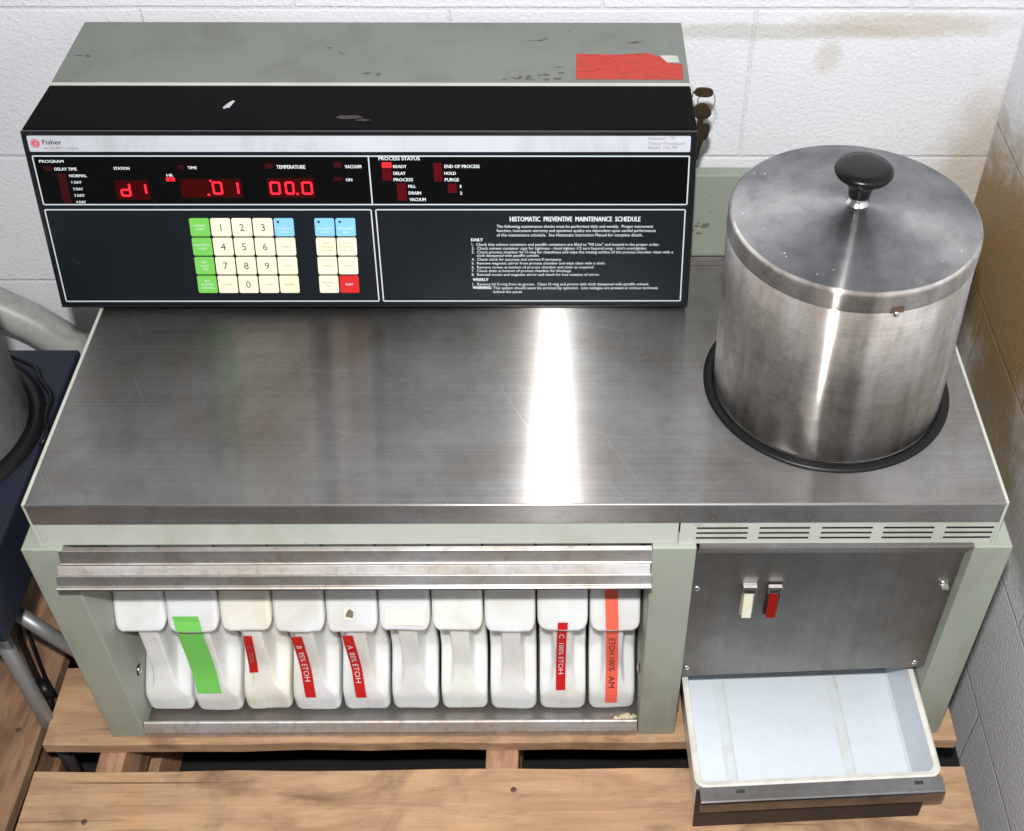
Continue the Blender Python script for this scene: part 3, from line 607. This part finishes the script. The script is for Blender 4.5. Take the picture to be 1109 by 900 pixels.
# logo and name
MARKS = (
('T', 'PROGRAM', 0.0149, 0.0444, 0.0365, 0.0401),
('T', 'DELAY TIME', 0.0315, 0.0586, 0.0462, 0.0501),
('T', 'NORMAL', 0.0476, 0.069, 0.055, 0.0587),
('T', '1 DAY', 0.0488, 0.061, 0.0637, 0.067),
('T', '2 DAY', 0.0489, 0.061, 0.0724, 0.0757),
('T', '3 DAY', 0.0487, 0.0612, 0.0809, 0.0843),
('T', '4 DAY', 0.049, 0.061, 0.0897, 0.0931),
('D', 'led', 0.0187, 0.0283, 0.0442, 0.0507),
('D', 'bar', 0.033, 0.0436, 0.0538, 0.0933),
('T', 'STATION', 0.1039, 0.1232, 0.0454, 0.0491),
('D', 'led', 0.1822, 0.1903, 0.0429, 0.0486),
('T', 'TIME', 0.1945, 0.2057, 0.0446, 0.0482),
('T', 'HR', 0.1672, 0.175, 0.0544, 0.0581),
('L', 'on', 0.1656, 0.1769, 0.0589, 0.0643),
('D', 'led', 0.2894, 0.2992, 0.0409, 0.0477),
('T', 'TEMPERATURE', 0.3035, 0.3387, 0.043, 0.0477),
('D', 'led', 0.3739, 0.3841, 0.0391, 0.0464),
('T', 'VACUUM', 0.3874, 0.4074, 0.0428, 0.0471),
('D', 'led', 0.3727, 0.383, 0.0585, 0.0633),
('T', 'ON', 0.387, 0.3948, 0.0601, 0.064),
('T', 'PROCESS STATUS', 0.4296, 0.4799, 0.0324, 0.0367),
('T', 'READY', 0.4467, 0.463, 0.0429, 0.0467),
('T', 'DELAY', 0.4464, 0.4612, 0.0515, 0.0556),
('T', 'PROCESS', 0.4461, 0.4699, 0.0598, 0.0639),
('T', 'FILL', 0.4637, 0.4729, 0.0687, 0.0726),
('T', 'DRAIN', 0.4635, 0.4787, 0.0773, 0.0814),
('T', 'VACUUM', 0.464, 0.4841, 0.0859, 0.0901),
('T', 'END OF PROCESS', 0.5097, 0.5529, 0.0425, 0.0467),
('T', 'HOLD', 0.5092, 0.5232, 0.0515, 0.0555),
('T', 'PURGE', 0.5093, 0.5267, 0.0598, 0.0641),
('T', '1', 0.5277, 0.5291, 0.0687, 0.0726),
('T', '2', 0.5273, 0.5301, 0.0775, 0.0816),
('L', 'on', 0.4329, 0.4451, 0.0393, 0.0466),
('M', 'off', 0.4327, 0.4445, 0.0468, 0.0631),
('M', 'off', 0.4495, 0.4611, 0.0663, 0.0897),
('M', 'off', 0.4962, 0.5067, 0.04, 0.0644),
('M', 'off', 0.5126, 0.5237, 0.0672, 0.0793),
('W', 'd1', 0.1014, 0.1425, 0.0641, 0.087),
('W', 'time', 0.1822, 0.2574, 0.0623, 0.0842),
('W', 'temp', 0.2894, 0.3472, 0.0612, 0.0842),
('G', 'd', 0.1069, 0.12, 0.0662, 0.0843),
('G', '1', 0.1359, 0.1402, 0.0668, 0.0813),
('G', '0', 0.221, 0.2337, 0.0644, 0.0815),
('G', '1', 0.2488, 0.2544, 0.0644, 0.0815),
('G', '0', 0.2919, 0.3053, 0.0644, 0.0815),
('G', '0', 0.3108, 0.3224, 0.0644, 0.0815),
('G', '0', 0.3313, 0.3451, 0.0644, 0.0815),
('P', '.', 0.2137, 0.217, 0.08, 0.0835),
('P', '.', 0.2187, 0.2216, 0.0618, 0.0651),
('P', '.', 0.3240, 0.3272, 0.0789, 0.0824),
('B', '1k', 0.1843, 0.2107, 0.1133, 0.1379),
('S', 'HISTOMATIC  PREVENTIVE  MAINTENANCE  SCHEDULE', 0.5884, 0.7533, 0.1112, 0.1178),
('S', 'The following maintenance checks must be performed daily and weekly.  Proper instrument', 0.5717, 0.7698, 0.1221, 0.1265),
('S', 'function, instrument warranty and specimen quality are dependent upon careful performance', 0.5716, 0.7733, 0.1279, 0.1322),
('S', 'of this maintenance schedule.  See Histomatic Instruction Manual for complete details.', 0.5714, 0.757, 0.1339, 0.1383),
('S', 'DAILY', 0.5386, 0.5534, 0.1407, 0.1449),
('S', '1.  Check that solvent containers and paraffin containers are filled to "Fill Line" and located in the proper order.', 0.5391, 0.7787, 0.1471, 0.1513),
('S', "2.  Check solvent container caps for tightness - hand tighten 1/2 turn beyond snug - don't overtighten.", 0.5389, 0.7627, 0.1524, 0.1566),
('S', '3.  Check process chamber lid O-ring for cleanliness and wipe the mating surface of the process chamber clean with a', 0.5387, 0.7968, 0.1577, 0.1619),
('S', 'cloth dampened with paraffin solvent.', 0.5449, 0.6252, 0.1627, 0.1666),
('S', '4.  Check clock for accuracy and correct if necessary.', 0.5383, 0.6539, 0.168, 0.172),
('S', '5.  Remove magnetic stirrer from process chamber and wipe clean with a cloth.', 0.5381, 0.7101, 0.1734, 0.1774),
('S', '6.  Remove screen at bottom of process chamber and clean as required.', 0.5379, 0.6957, 0.1791, 0.183),
('S', '7.  Check drain at bottom of process chamber for blockage.', 0.5377, 0.6668, 0.1842, 0.1881),
('S', '8.  Reinstall screen and magnetic stirrer and check for free rotation of stirrer.', 0.5375, 0.7031, 0.1896, 0.1936),
('S', 'WEEKLY', 0.5385, 0.5587, 0.1969, 0.201),
('S', '1.  Remove lid O-ring from its groove.  Clean O-ring and groove with cloth dampened with paraffin solvent.', 0.5382, 0.7676, 0.2031, 0.2074),
('S', 'WARNING:', 0.538, 0.5627, 0.2084, 0.2125),
('S', 'This system should never be serviced by operator.  Line voltages are present at various terminals', 0.5648, 0.7791, 0.2086, 0.2129),
('S', 'behind the panel.', 0.5646, 0.6025, 0.2143, 0.2183),
('N', 'Fisher', 0.0242, 0.0472, 0.0108, 0.0168),
('N2', 'An ALLIED Company', 0.0245, 0.0667, 0.0196, 0.0228),
('C', 'logo', 0.0095, 0.0213, 0.0088, 0.0224),
('R', 'Histomatic  TM', 0.7602, 0.7921, 0.0065, 0.0106),
('R', 'Tissue Processor', 0.7595, 0.8046, 0.0128, 0.0171),
('R', 'Model 166 MP', 0.7597, 0.7964, 0.0186, 0.0223),
)
tx = FB(); off = FB(); onl = FB(); wn = FB(); seg = FB(); dim = FB()
def seg7(f, ch, s0, s1, t0, t1):
    wd = 0.0025; g = 0.0002; d = 0.0022; tm = (t0 + t1) / 2; sl = 0.06
    S = {'a': (s0 + wd * .6, s1 - wd * .6, t0, t0 + wd), 'd': (s0 + wd * .6, s1 - wd * .6, t1 - wd, t1), 'g': (s0 + wd * .6, s1 - wd * .6, tm - wd / 2, tm + wd / 2),
         'f': (s0, s0 + wd, t0 + g + wd * .4, tm - g), 'e': (s0, s0 + wd, tm + g, t1 - g - wd * .4), 'b': (s1 - wd, s1, t0 + g + wd * .4, tm - g), 'c': (s1 - wd, s1, tm + g, t1 - g - wd * .4)}
    for k in {'0': 'abcdef', '1': 'bc', 'd': 'bcdeg'}[ch]:
        a = S[k]; f.rpoly(a[0], a[1], a[2], a[3], 0.0007, d, m_led_on, 2)
for m in MARKS:
    k, t, s0, s1, t0, t1 = m
    if k == 'T': tx.text(t, s0, s1, t1, t1 - t0, 0.0021, m_white, 0.0003)
    elif k == 'S': tx.text(t, s0, s1, t1, (t1 - t0) * (1.0 if t.isupper() else 0.92), 0.0015, m_white, 0.0004 if t.isupper() else 0)
    elif k == 'D': obj('unlit_indicator', FB().rpoly(s0, s1, t0, t1, 0.0008, 0.0019, m_led_dim), face)
    elif k == 'M': obj('indicator_lens', FB().rpoly(s0, s1, t0, t1, 0.0008, 0.0019, m_led_off), face)
    elif k == 'L': obj('lit_indicator', FB().rpoly(s0, s1, t0, t1, 0.0012, 0.0021, m_led_core), face)
    elif k == 'W': obj('display_filter', FB().rpoly(s0, s1, t0 - 0.001, t1 + 0.0015, 0.0015, 0.0017, m_glow), face)
    elif k == 'P': obj('decimal_point', FB().rpoly(s0 + 0.0003, s1 - 0.0003, t0 + 0.0003, t1 - 0.0003, 0.0008, 0.0022, m_led_on, 3), face)
    elif k == 'G': seg = FB(); seg7(seg, t, s0, s1 if t != '1' else s1 - 0.0005, t0, t1); obj('display_digit', seg, face)
    elif k == 'N': tx.text(t, s0, s1, t1, t1 - t0, 0.0022, m_ink, 0.0003)
    elif k == 'N2': tx.text(t, s0, s1, t1, t1 - t0, 0.0022, m_inkb)
    elif k == 'R': tx.text(t, s0, s1, t1, t1 - t0, 0.0022, m_redink)
    elif k == 'C':
        c = ((s0 + s1) / 2, (t0 + t1) / 2); lg = FB(); R_ = 0.0056
        lg.add([F(c[0] + R_ * math.cos(a), c[1] + R_ * math.sin(a), 0.0021) for a in [-q * math.tau / 32 for q in range(32)]], [tuple(range(32))], m_logo)
        ring = [[F(c[0] + r_ * math.cos(a), c[1] + r_ * math.sin(a), 0.0023) for a in [-q * math.tau / 32 for q in range(32)]] for r_ in (0.0044, 0.0038)]
        lg.add(ring[0] + ring[1], [(q, (q + 1) % 32, (q + 1) % 32 + 32, q + 32) for q in range(32)], m_silver)
        lg.text('f', c[0] - 0.0013, c[0] + 0.0015, c[1] + 0.0026, 0.0042, 0.0024, m_silver, 0.0004)
        obj('round_logo', lg, face)
obj('printed_lettering', tx, face)
# keypads
SH = 0.032
def keypad(name, s0, t0, cols):
    pad = None
    kx, kz, gap = 0.02475, 0.0245, 0.0018
    for c, col in enumerate(cols):
        for r_, (mt, txt, ink) in enumerate(col):
            a = s0 + c * (kx + gap) - SH * r_ * (kz + gap); tt = t0 + r_ * (kz + gap + 0.0003)
            f = FB(); f.rpoly(a, a + kx, tt, tt + kz, 0.0022, 0.0020, mt, 4, d0=0.0009, shear=SH)
            mid = a + kx / 2 - SH * kz / 2; ls = txt.split('|') if txt else []
            if len(txt) == 1:
                h = 0.0098; _, _, asp = glyphs(txt); wd = asp * h * 0.95; f.text(txt, mid - wd / 2, mid + wd / 2, tt + kz / 2 + h / 2, h, 0.0022, ink)
            elif txt:
                if mt is m_kblue:
                    f.rpoly(a + 0.0035, a + 0.0068, tt + 0.0032, tt + 0.0065, 0.0016, 0.0022, m_ink)
                h = 0.0027; tot = len(ls) * (h + 0.0022) - 0.0022; y = tt + kz / 2 - tot / 2 + h + (0.004 if mt is m_kblue else 0)
                for l in ls:
                    _, _, asp = glyphs(l); wd = min(asp * h, kx * 0.86); f.text(l, mid - wd / 2, mid + wd / 2, y, h, 0.0022, ink); y += h + 0.0022
            k = obj('key', f, face)
Wt, Ik, Br = m_white, m_ink, m_inkb
keypad('keypad', 0.1852, 0.1133, [
    [(m_kgreen, 'NORMAL|START', Wt), (m_kgreen, 'AUTOMATIC|MODE', Wt), (m_kgreen, 'SET|DELAY|TIME', Wt), (m_kgreen, 'SET|PROCESS|STATION', Wt)],
    [(m_cream, '1', Ik), (m_cream, '4', Ik), (m_cream, '7', Ik), (m_cream, 'CLEAR', Br)],
    [(m_cream, '2', Ik), (m_cream, '5', Ik), (m_cream, '8', Ik), (m_cream, '0', Ik)],
    [(m_cream, '3', Ik), (m_cream, '6', Ik), (m_cream, '9', Ik), (m_cream, 'LOAD', Br)],
    [(m_kblue, 'PROGRAM|ENTRY', Wt), (m_cream, 'ALARM', Br), (m_cream, 'START', Br), (m_cream, 'REVIEW', Br)]])
keypad('keypad', 0.3425, 0.1133, [
    [(m_kblue, 'PROGRAM|LOCK', Wt), (m_cream, 'TEMP|CONTROL|ON OFF', Br), (m_cream, 'PURGE', Br), (m_cream, 'MANUAL|FILL', Br)],
    [(m_kblue, 'PROGRAM|RUN', Wt), (m_cream, 'VACUUM|CONTROL|ON OFF', Br), (m_cream, 'DRAIN', Br), (m_kred, 'RESET', Wt)]])


# ------------------------------------------------------------------ bottles
def sst(a, b, x):
    t = max(0.0, min(1.0, (x - a) / (b - a))); return t * t * (3 - 2 * t)
def bottle(xc, mat, label, seed):
    rnd = random.Random(seed); w2 = 0.0340; y0 = 0.026 + rnd.uniform(0, 0.002); zc = 0.2025 + rnd.uniform(-0.002, 0.002); zl = 0.0105; zt = 0.325
    t = thing('plastic_bottle', (xc, y0 + 0.05, zl), label, 'bottle', 'white plastic bottles in the machine bay')
    NX, NZ = 60, 150; mb = MB(); vs = []; DEP = 0.048
    ph = [rnd.uniform(0, 6.28) for _ in range(6)]; am = rnd.uniform(0.0005, 0.0011)
    def wz(z):     # half width
        r = 0.016; h = w2 - 0.0006 if z > zc - 0.004 else w2 - 0.0018
        if z < zl + r: h -= r - math.sqrt(max(0, r * r - (zl + r - z) ** 2))
        return h
    def depth(x, z):
        # cap block, central ridge, bottom bulge stand at depth 0; panels between are recessed
        r = 0.013; qx = abs(x) - (w2 - r); qz = (zc + r) - z
        dcap = (math.hypot(max(qx, 0), max(qz, 0)) + min(max(qx, qz), 0)) - r
        rw = 0.0128 + 0.004 * sst(0.09, 0.04, z); drid = abs(x) - rw
        zb_ = 0.080 + 0.010 * math.cos(min(1, abs(x) / w2) * math.pi * 0.8)
        a = sst(-0.0012, 0.0022, dcap)
        bq = sst(-0.003, 0.004, drid)
        c = sst(-0.030, 0.030, z - zb_)
        g = DEP * a * bq * c
        # the ridge sits slightly behind the cap
        g = max(g, 0.014 * a * sst(0.04, 0.11, z)) + 0.5 * max(0.0, z - zc) * (1 - a)
        g += am * (1.2 + math.sin(z * 31 + ph[0]) * math.sin(x * 90 + ph[1]) + 0.5 * math.sin(z * 73 + ph[2] + x * 60)) + 0.0006 * sst(0.0016, 0.0, abs(x - 0.004 * math.sin(z * 14 + ph[3]))) * sst(0.10, 0.06, z)
        # round vertical edges
        e = wz(z) - abs(x); rr = 0.007
        if e < rr: g += rr - math.sqrt(max(0, rr * rr - (rr - e) ** 2))
        if z < zl + 0.010: g += 0.010 - math.sqrt(max(0, 0.0001 - (zl + 0.010 - z) ** 2))
        return g
    for j in range(NZ + 1):
        z = zl + (zt - zl) * j / NZ; h = wz(z)
        for i in range(NX + 1):
            u = -1 + 2 * i / NX; u = math.copysign(abs(u) ** 0.85, u); x = u * h
            vs.append((xc + x, y0 + depth(x, z), z))
    fs = [(j * (NX + 1) + i, j * (NX + 1) + i + 1, (j + 1) * (NX + 1) + i + 1, (j + 1) * (NX + 1) + i) for j in range(NZ) for i in range(NX)]
    o = len(vs)
    bd = [j * (NX + 1) for j in range(NZ + 1)]; be = [j * (NX + 1) + NX for j in range(NZ + 1)]
    vs += [(vs[k][0], 0.145, vs[k][2]) for k in bd] + [(vs[k][0], 0.145, vs[k][2]) for k in be]
    m = NZ + 1
    fs += [(bd[j], bd[j + 1], o + j + 1, o + j) for j in range(NZ)] + [(be[j + 1], be[j], o + m + j, o + m + j + 1) for j in range(NZ)]
    fs += [(o + j, o + j + 1, o + m + j + 1, o + m + j) for j in range(NZ)]
    fs += [(NX * 0 + NZ * (NX + 1), NZ * (NX + 1) + NX, o + m + NZ, o + NZ)]
    mb.add(vs, fs, mat, True)
    body = obj('bottle_body', mb, t)
    return t, body, depth, y0
def strip(name, parent, depth, y0, xc, pts, w, mat, label=None, off=0.0006, txt=None, ts=None, ink=None, wide=1):
    """tape laid over the bottle front: pts = centre line (x, z) top to bottom"""
    mb = MB(); N = 26; vs = []; P = []
    for k in range(N + 1):
        t = k / N * (len(pts) - 1); i = min(int(t), len(pts) - 2); f = t - i
        P.append((pts[i][0] + (pts[i + 1][0] - pts[i][0]) * f, pts[i][1] + (pts[i + 1][1] - pts[i][1]) * f))
    hh = [y0 + min(max(depth(x - xc, z), 0) for x, z in ((q[0] - w / 2, q[1]), q, (q[0] + w / 2, q[1]))) for q in P]
    sm = [sum(hh[max(0, k - 2):k + 3]) / len(hh[max(0, k - 2):k + 3]) for k in range(N + 1)]
    yy = [min(sm[k], hh[k]) - off for k in range(N + 1)]
    for k, (x, z) in enumerate(P): vs += [(x - w / 2, yy[k], z), (x + w / 2, yy[k], z)]
    fs = [(2 * k, 2 * k + 2, 2 * k + 3, 2 * k + 1) for k in range(N)]
    mb.add(vs, fs, mat)
    if txt:
        g, gf, asp = glyphs(txt); a, c = ts; out = []
        for gx, gy in g:    # reading downwards, tops of letters to the right
            k = (a + (c - a) * gx) * N; i = min(int(k), N - 1); f = k - i
            x = P[i][0] + (P[i + 1][0] - P[i][0]) * f; z = P[i][1] + (P[i + 1][1] - P[i][1]) * f; y = yy[i] + (yy[i + 1] - yy[i]) * f
            out.append((x + (gy - 0.5) * w * 0.52, y - 0.0011, z))
        mb.add(out, gf, ink or m_white)
    o = obj(name, mb, parent)
    if label: o['label'] = label
    return o
X0B, PB = 0.0246 + 0.0345, 0.0690
desc = ['plain milky white plastic bottle, leftmost in the bay beside the side panel', 'white plastic bottle with a bright green tape strip down its front',
        'yellowed white bottle with a short torn red label beside the green taped one', 'white bottle with a red label reading B 95% ETOH, fourth from left',
        'white bottle with a small grey paper scrap above its red label', 'white bottle with a cream paper rectangle stuck on its top block',
        'plain white bottle right beside the one with the cream paper rectangle', 'plain white bottle left of the one with the upright red label',
        'white bottle with an upright red label reading C 100% ETOH', 'white bottle with a long salmon tape strip, rightmost in the bay']
mats = [0, 0, 1, 0, 0, 0, 2, 0, 0, 0]
for i in range(10):
    xc = X0B + PB * i; t, body, dep, y0 = bottle(xc, m_hdpe[mats[i]], desc[i], i)
    if i == 1: strip('green_tape', t, dep, y0, xc, [(0.1200, 0.2285), (0.1240, 0.2012), (0.1165, 0.1775), (0.1170, 0.105), (0.1190, 0.057)], 0.0335, m_greentape)
    if i == 2: strip('red_label', t, dep, y0, xc, [(0.1905, 0.176), (0.1850, 0.092)], 0.0120, m_redtape, txt='C 70%', ts=(0.25, 0.75), ink=m_redink)
    if i == 3: strip('red_label', t, dep, y0, xc, [(0.2560, 0.176), (0.2590, 0.048)], 0.0145, m_redtape, txt='B  95% ETOH', ts=(0.16, 0.76))
    if i == 4:
        strip('red_label', t, dep, y0, xc, [(0.3240, 0.1775), (0.3297, 0.048)], 0.0145, m_redtape, txt='A  85% ETOH', ts=(0.16, 0.78))
        cpy = lambda z, e: y0 + dep(0, max(z, 0.215)) + 0.5 * (z - max(z, 0.215)) - e
        sp = MB(); sp.add([(0.331 + a, cpy(0.2285 + c * 0.7, 0.0006), 0.2285 + c * 0.7) for a, c in ((-0.006, -0.012), (0.008, -0.011), (0.0075, 0.008), (0.002, 0.013), (-0.005, 0.010))], [(0, 1, 2, 3, 4)], m_paper)
        sp.add([(0.3335 + a, cpy(0.2285 + c * 0.7, 0.0009), 0.2285 + c * 0.7) for a, c in ((-0.006, -0.006), (0.004, -0.009), (0.005, 0.004), (0.0, 0.009), (-0.004, 0.003))], [(0, 1, 2, 3, 4)], m_inkb); obj('paper_scrap', sp, t)
    if i == 5:
        sp = MB(); sp.add([(x, y0 + 0.5 * (z - 0.2025) - 0.0022, z) for x, z in ((0.3791, 0.2158), (0.4309, 0.2144), (0.4318, 0.2361), (0.3801, 0.2351))], [(0, 1, 2, 3)], m_paper); obj('paper_label', sp, t)
    if i == 8: strip('red_label', t, dep, y0, xc, [(0.6115, 0.2198), (0.6097, 0.167), (0.6087, 0.114), (0.6082, 0.0607)], 0.0130, m_redtape, txt='C  100% ETOH', ts=(0.25, 0.82))
    if i == 9: strip('salmon_tape', t, dep, y0, xc, [(0.6740, 0.270), (0.6770, 0.190), (0.6790, 0.111), (0.6792, 0.0315)], 0.0165, m_orangetape, txt='ETOH 100%  AM', ts=(0.42, 0.86), ink=m_ink)

# ------------------------------------------------------------------ steel pot in the counter
PT = thing('steel_pot', (POTC[0], POTC[1], H), 'round dull stainless steel pot with black knobbed lid standing on the counter', 'pot')
r = 0.1400; hp = 0.2530
pot = MB().lathe([(r - 0.004, 0.001), (r, 0.003), (r, 0.11), (r - 0.0010, 0.2300), (r - 0.004, 0.2310)], (0.9410, 0.2025, H), m_pot, 128)
pot.v = [(x - 0.0045 * (z - H) / 0.23, y + 0.0040 * (z - H) / 0.23, z) for x, y, z in pot.v]
obj('pot_body', pot, PT)
gk = MB().lathe([(0.1385, 0.0005), (0.1400, 0.0042), (0.1430, 0.0046), (0.1490, 0.0040), (0.1512, 0.0028), (0.1520, 0.0004)], (0.9395, 0.1985, H), m_rubber, 128); obj('rubber_ring', gk, PT)
lc = (0.9365, 0.2065, H); rl = 0.1398
lid = MB().lathe([(rl - 0.0015, 0.2275), (rl + 0.0003, 0.2270), (rl + 0.0004, 0.2276), (rl + 0.0004, 0.2284), (rl + 0.0004, 0.2350), (rl + 0.0002, 0.2460), (rl, 0.2488), (rl - 0.0009, 0.2512), (rl - 0.0035, 0.2527)], lc, m_pot, 128)
lid.lathe([(rl - 0.0035, 0.2527), (rl - 0.010, 0.2540), (rl - 0.04, 0.2598), (0.07, 0.2635), (0.05, 0.2660), (0.02, 0.2682), (0.0001, 0.2685)], lc, m_lid, 128)
lido = obj('lid', lid, PT)
kc = (lc[0], lc[1], H + 0.2675)
kn = MB().lathe([(0.0135, -0.001), (0.0130, 0.001), (0.0100, 0.003), (0.0085, 0.006), (0.0085, 0.014)], kc, m_chrome, 40)
kn.lathe([(0.0095, 0.009), (0.0118, 0.0100), (0.0125, 0.018), (0.0160, 0.0255), (0.0240, 0.0325), (0.0300, 0.0375), (0.0318, 0.0410), (0.0316, 0.0440), (0.0290, 0.0465), (0.020, 0.0478), (0.0001, 0.0483)], kc, m_bakelite, 56)
obj('knob', kn, lido)
nt_ = MB(); a = math.radians(-80)
def onrim(a, rr, z): return (lc[0] + rr * math.cos(a), lc[1] + rr * math.sin(a), H + z)
q = [onrim(a - 0.055, rl + 0.0008, 0.226), onrim(a + 0.055, rl + 0.0008, 0.226), onrim(a + 0.045, rl + 0.0012, 0.2345), onrim(a - 0.045, rl + 0.0012, 0.2345)]
nt_.add(q, [(0, 1, 2, 3)], m_nail); nt_.dome(onrim(a, rl + 0.0006, 0.2245), 0.0035, (math.cos(a), math.sin(a), 0), 0.002, m_chrome); obj('catch', nt_, lido)
dd = MB()
for k in range(46):
    aa = random.uniform(0, math.tau); rr = rl * math.sqrt(random.random()) * 0.95; R_ = random.uniform(0.0004, 0.0011)
    dd.dome((lc[0] + rr * math.cos(aa), lc[1] + rr * math.sin(aa), H + 0.2684 - 0.0158 * (rr / rl) ** 1.55), R_, (0, 0, 1), 0.0003, m_silver, 6)
dd.dome((0.9165, 0.1830, H + 0.2660), 0.0032, (0, 0, 1), 0.0006, m_silver, 8)
obj('drip_spots', dd, lido)['kind'] = 'stuff'

# ------------------------------------------------------------------ keys hanging from the lock on the console's side
K = thing('key_ring', (0.79, 0.53, 0.60), 'dark brass keys hanging from a lock on the right side of the console', 'keys')
def keybow(cx, cz, y, rx, rz, mat, a=0):
    mb = MB(); n = 18; th = 0.0022; pts = []
    for k in range(n):
        t = k * math.tau / n; e = 0.75
        x = rx * math.copysign(abs(math.cos(t)) ** e, math.cos(t)); z = rz * math.copysign(abs(math.sin(t)) ** e, math.sin(t))
        pts.append((cx + x * math.cos(a) - z * math.sin(a), cz + x * math.sin(a) + z * math.cos(a)))
    vs = [(x, y - th / 2, z) for x, z in pts] + [(x, y + th / 2, z) for x, z in pts]
    mb.add(vs, [tuple(range(n)), tuple(range(2 * n - 1, n - 1, -1))] + [(k, k + n, (k + 1) % n + n, (k + 1) % n) for k in range(n)], mat); return mb
lk = MB(); lk.tube([(0.7764, 0.53, 0.704), (0.7835, 0.53, 0.704)], 0.0085, m_chrome, 24); obj('lock_barrel', lk, con)
k1 = keybow(0.7985, 0.7040, 0.53, 0.0125, 0.0072, m_brass, -0.08); k1.box(0.7836, 0.790, 0.5292, 0.5308, 0.702, 0.706, m_brass); fixn(obj('key', k1, K, 0.0004))
k2 = keybow(0.7985, 0.6745, 0.531, 0.0115, 0.0125, m_brass, 0.5)
k2.add([(x, y, z) for y in (0.530, 0.532) for x, z in ((0.7935, 0.664), (0.8010, 0.664), (0.8020, 0.640), (0.8045, 0.636), (0.8035, 0.628), (0.8005, 0.618), (0.7985, 0.600), (0.7960, 0.598), (0.7955, 0.618), (0.7925, 0.630), (0.7925, 0.640))],
       [tuple(range(11)), tuple(range(21, 10, -1))] + [(k, k + 11, (k + 1) % 11 + 11, (k + 1) % 11) for k in range(11)], m_brass)
fixn(obj('key', k2, K, 0.0003))
k3 = keybow(0.8050, 0.6420, 0.5335, 0.0060, 0.0130, m_brass, -0.1); fixn(obj('key_tag', k3, K))
rg = MB(); rg.tube([(0.8030 + 0.0115 * math.cos(t), 0.5315 + 0.002 * math.sin(2 * t), 0.6910 + 0.0135 * math.sin(t)) for t in [k * math.tau / 28 for k in range(29)]], 0.0007, m_chrome, 8, False); obj('split_ring', rg, K)

# ------------------------------------------------------------------ the neighbour on the left: navy cabinet on a tubular stand
N = thing('navy_cabinet', (-0.35, 0.16, ZF), 'navy blue metal cabinet on grey tubular legs, cut off at the left edge', 'cabinet')
obj('cabinet_body', MB().box(-0.62, -0.060, -0.050, 0.368, 0.296, 0.397, m_navy), N, 0.004, 3)
for (x, y) in ((-0.125, 0.027), (-0.56, 0.0), (-0.125, 0.33), (-0.56, 0.33)):
    obj('leg', MB().tube([(x, y, ZF + 0.001), (x, y, 0.2955)], 0.0105, m_tube, 20), N)
obj('brace', MB().tube([(-0.1150, 0.062, 0.205), (-0.085, 0.062, 0.155), (-0.060, 0.063, 0.113), (-0.045, 0.07, 0.08)], 0.0098, m_tube, 18), N)
LPt = thing('steel_vessel', (-0.215, 0.205, 0.397), 'plain stainless steel vessel on the navy cabinet at the left edge', 'vessel')
obj('vessel_body', MB().lathe([(0.129, 0.001), (0.131, 0.004), (0.131, 0.16), (0.136, 0.162), (0.136, 0.185), (0.130, 0.19), (0.0001, 0.195)], (-0.215, 0.205, 0.397), m_vessel, 96), LPt)
obj('vessel_ring', MB().lathe([(0.130, 0.0), (0.132, 0.010), (0.146, 0.008), (0.151, 0.0005)], (-0.215, 0.205, 0.3975), m_rubber, 96), LPt)
cbl = MB(); pts = [(-0.215 + (0.157 + 0.004 * math.sin(k * 0.9)) * math.cos(1.35 - 1.5 * k / 24), 0.205 + 0.157 * math.sin(1.35 - 1.5 * k / 24), 0.4005 + 0.010 * math.sin(k / 24 * math.pi)) for k in range(25)]
cbl.tube(pts, 0.0035, m_rubber, 10); tag(obj('power_cable', cbl), 'thin black cable curving round the black ring of the left steel vessel', 'cable')
cl = MB(); cl.box(-0.083, -0.071, 0.170, 0.215, 0.3972, 0.4012, m_tube); cl.box(-0.084, -0.070, 0.168, 0.172, 0.3972, 0.4030, m_rubber); tag(obj('metal_bracket', cl, None, 0.0006), 'small grey metal bracket lying on the navy cabinet', 'bracket')
hs = MB(); hs.tube([(-0.52, 0.655, 0.35), (-0.42, 0.652, 0.300), (-0.335, 0.648, 0.252), (-0.265, 0.645, 0.205), (-0.215, 0.643, 0.155), (-0.19, 0.642, 0.09), (-0.18, 0.642, -0.02), (-0.18, 0.642, ZF + 0.01)], 0.032, m_hose, 28)
tag(obj('waste_pipe', hs), 'thick pale grey pipe curving down behind the navy cabinet', 'pipe')
c2 = MB(); c2.tube([(-0.150, 0.12, 0.16), (-0.157, 0.10, 0.08), (-0.150, 0.085, 0.02), (-0.135, 0.07, -0.01), (-0.128, 0.05, -0.02)], 0.0045, m_rubber, 10)
c2.tube([(-0.146, 0.082, 0.012), (-0.131, 0.062, -0.008)], 0.011, m_rubber, 12); c2.tube([(-0.18, 0.17, 0.12), (-0.165, 0.13, 0.03), (-0.15, 0.10, -0.015)], 0.003, m_rubber, 8)
tag(obj('power_plug', c2), 'black electrical plug and cords hanging between the two pallets', 'plug')
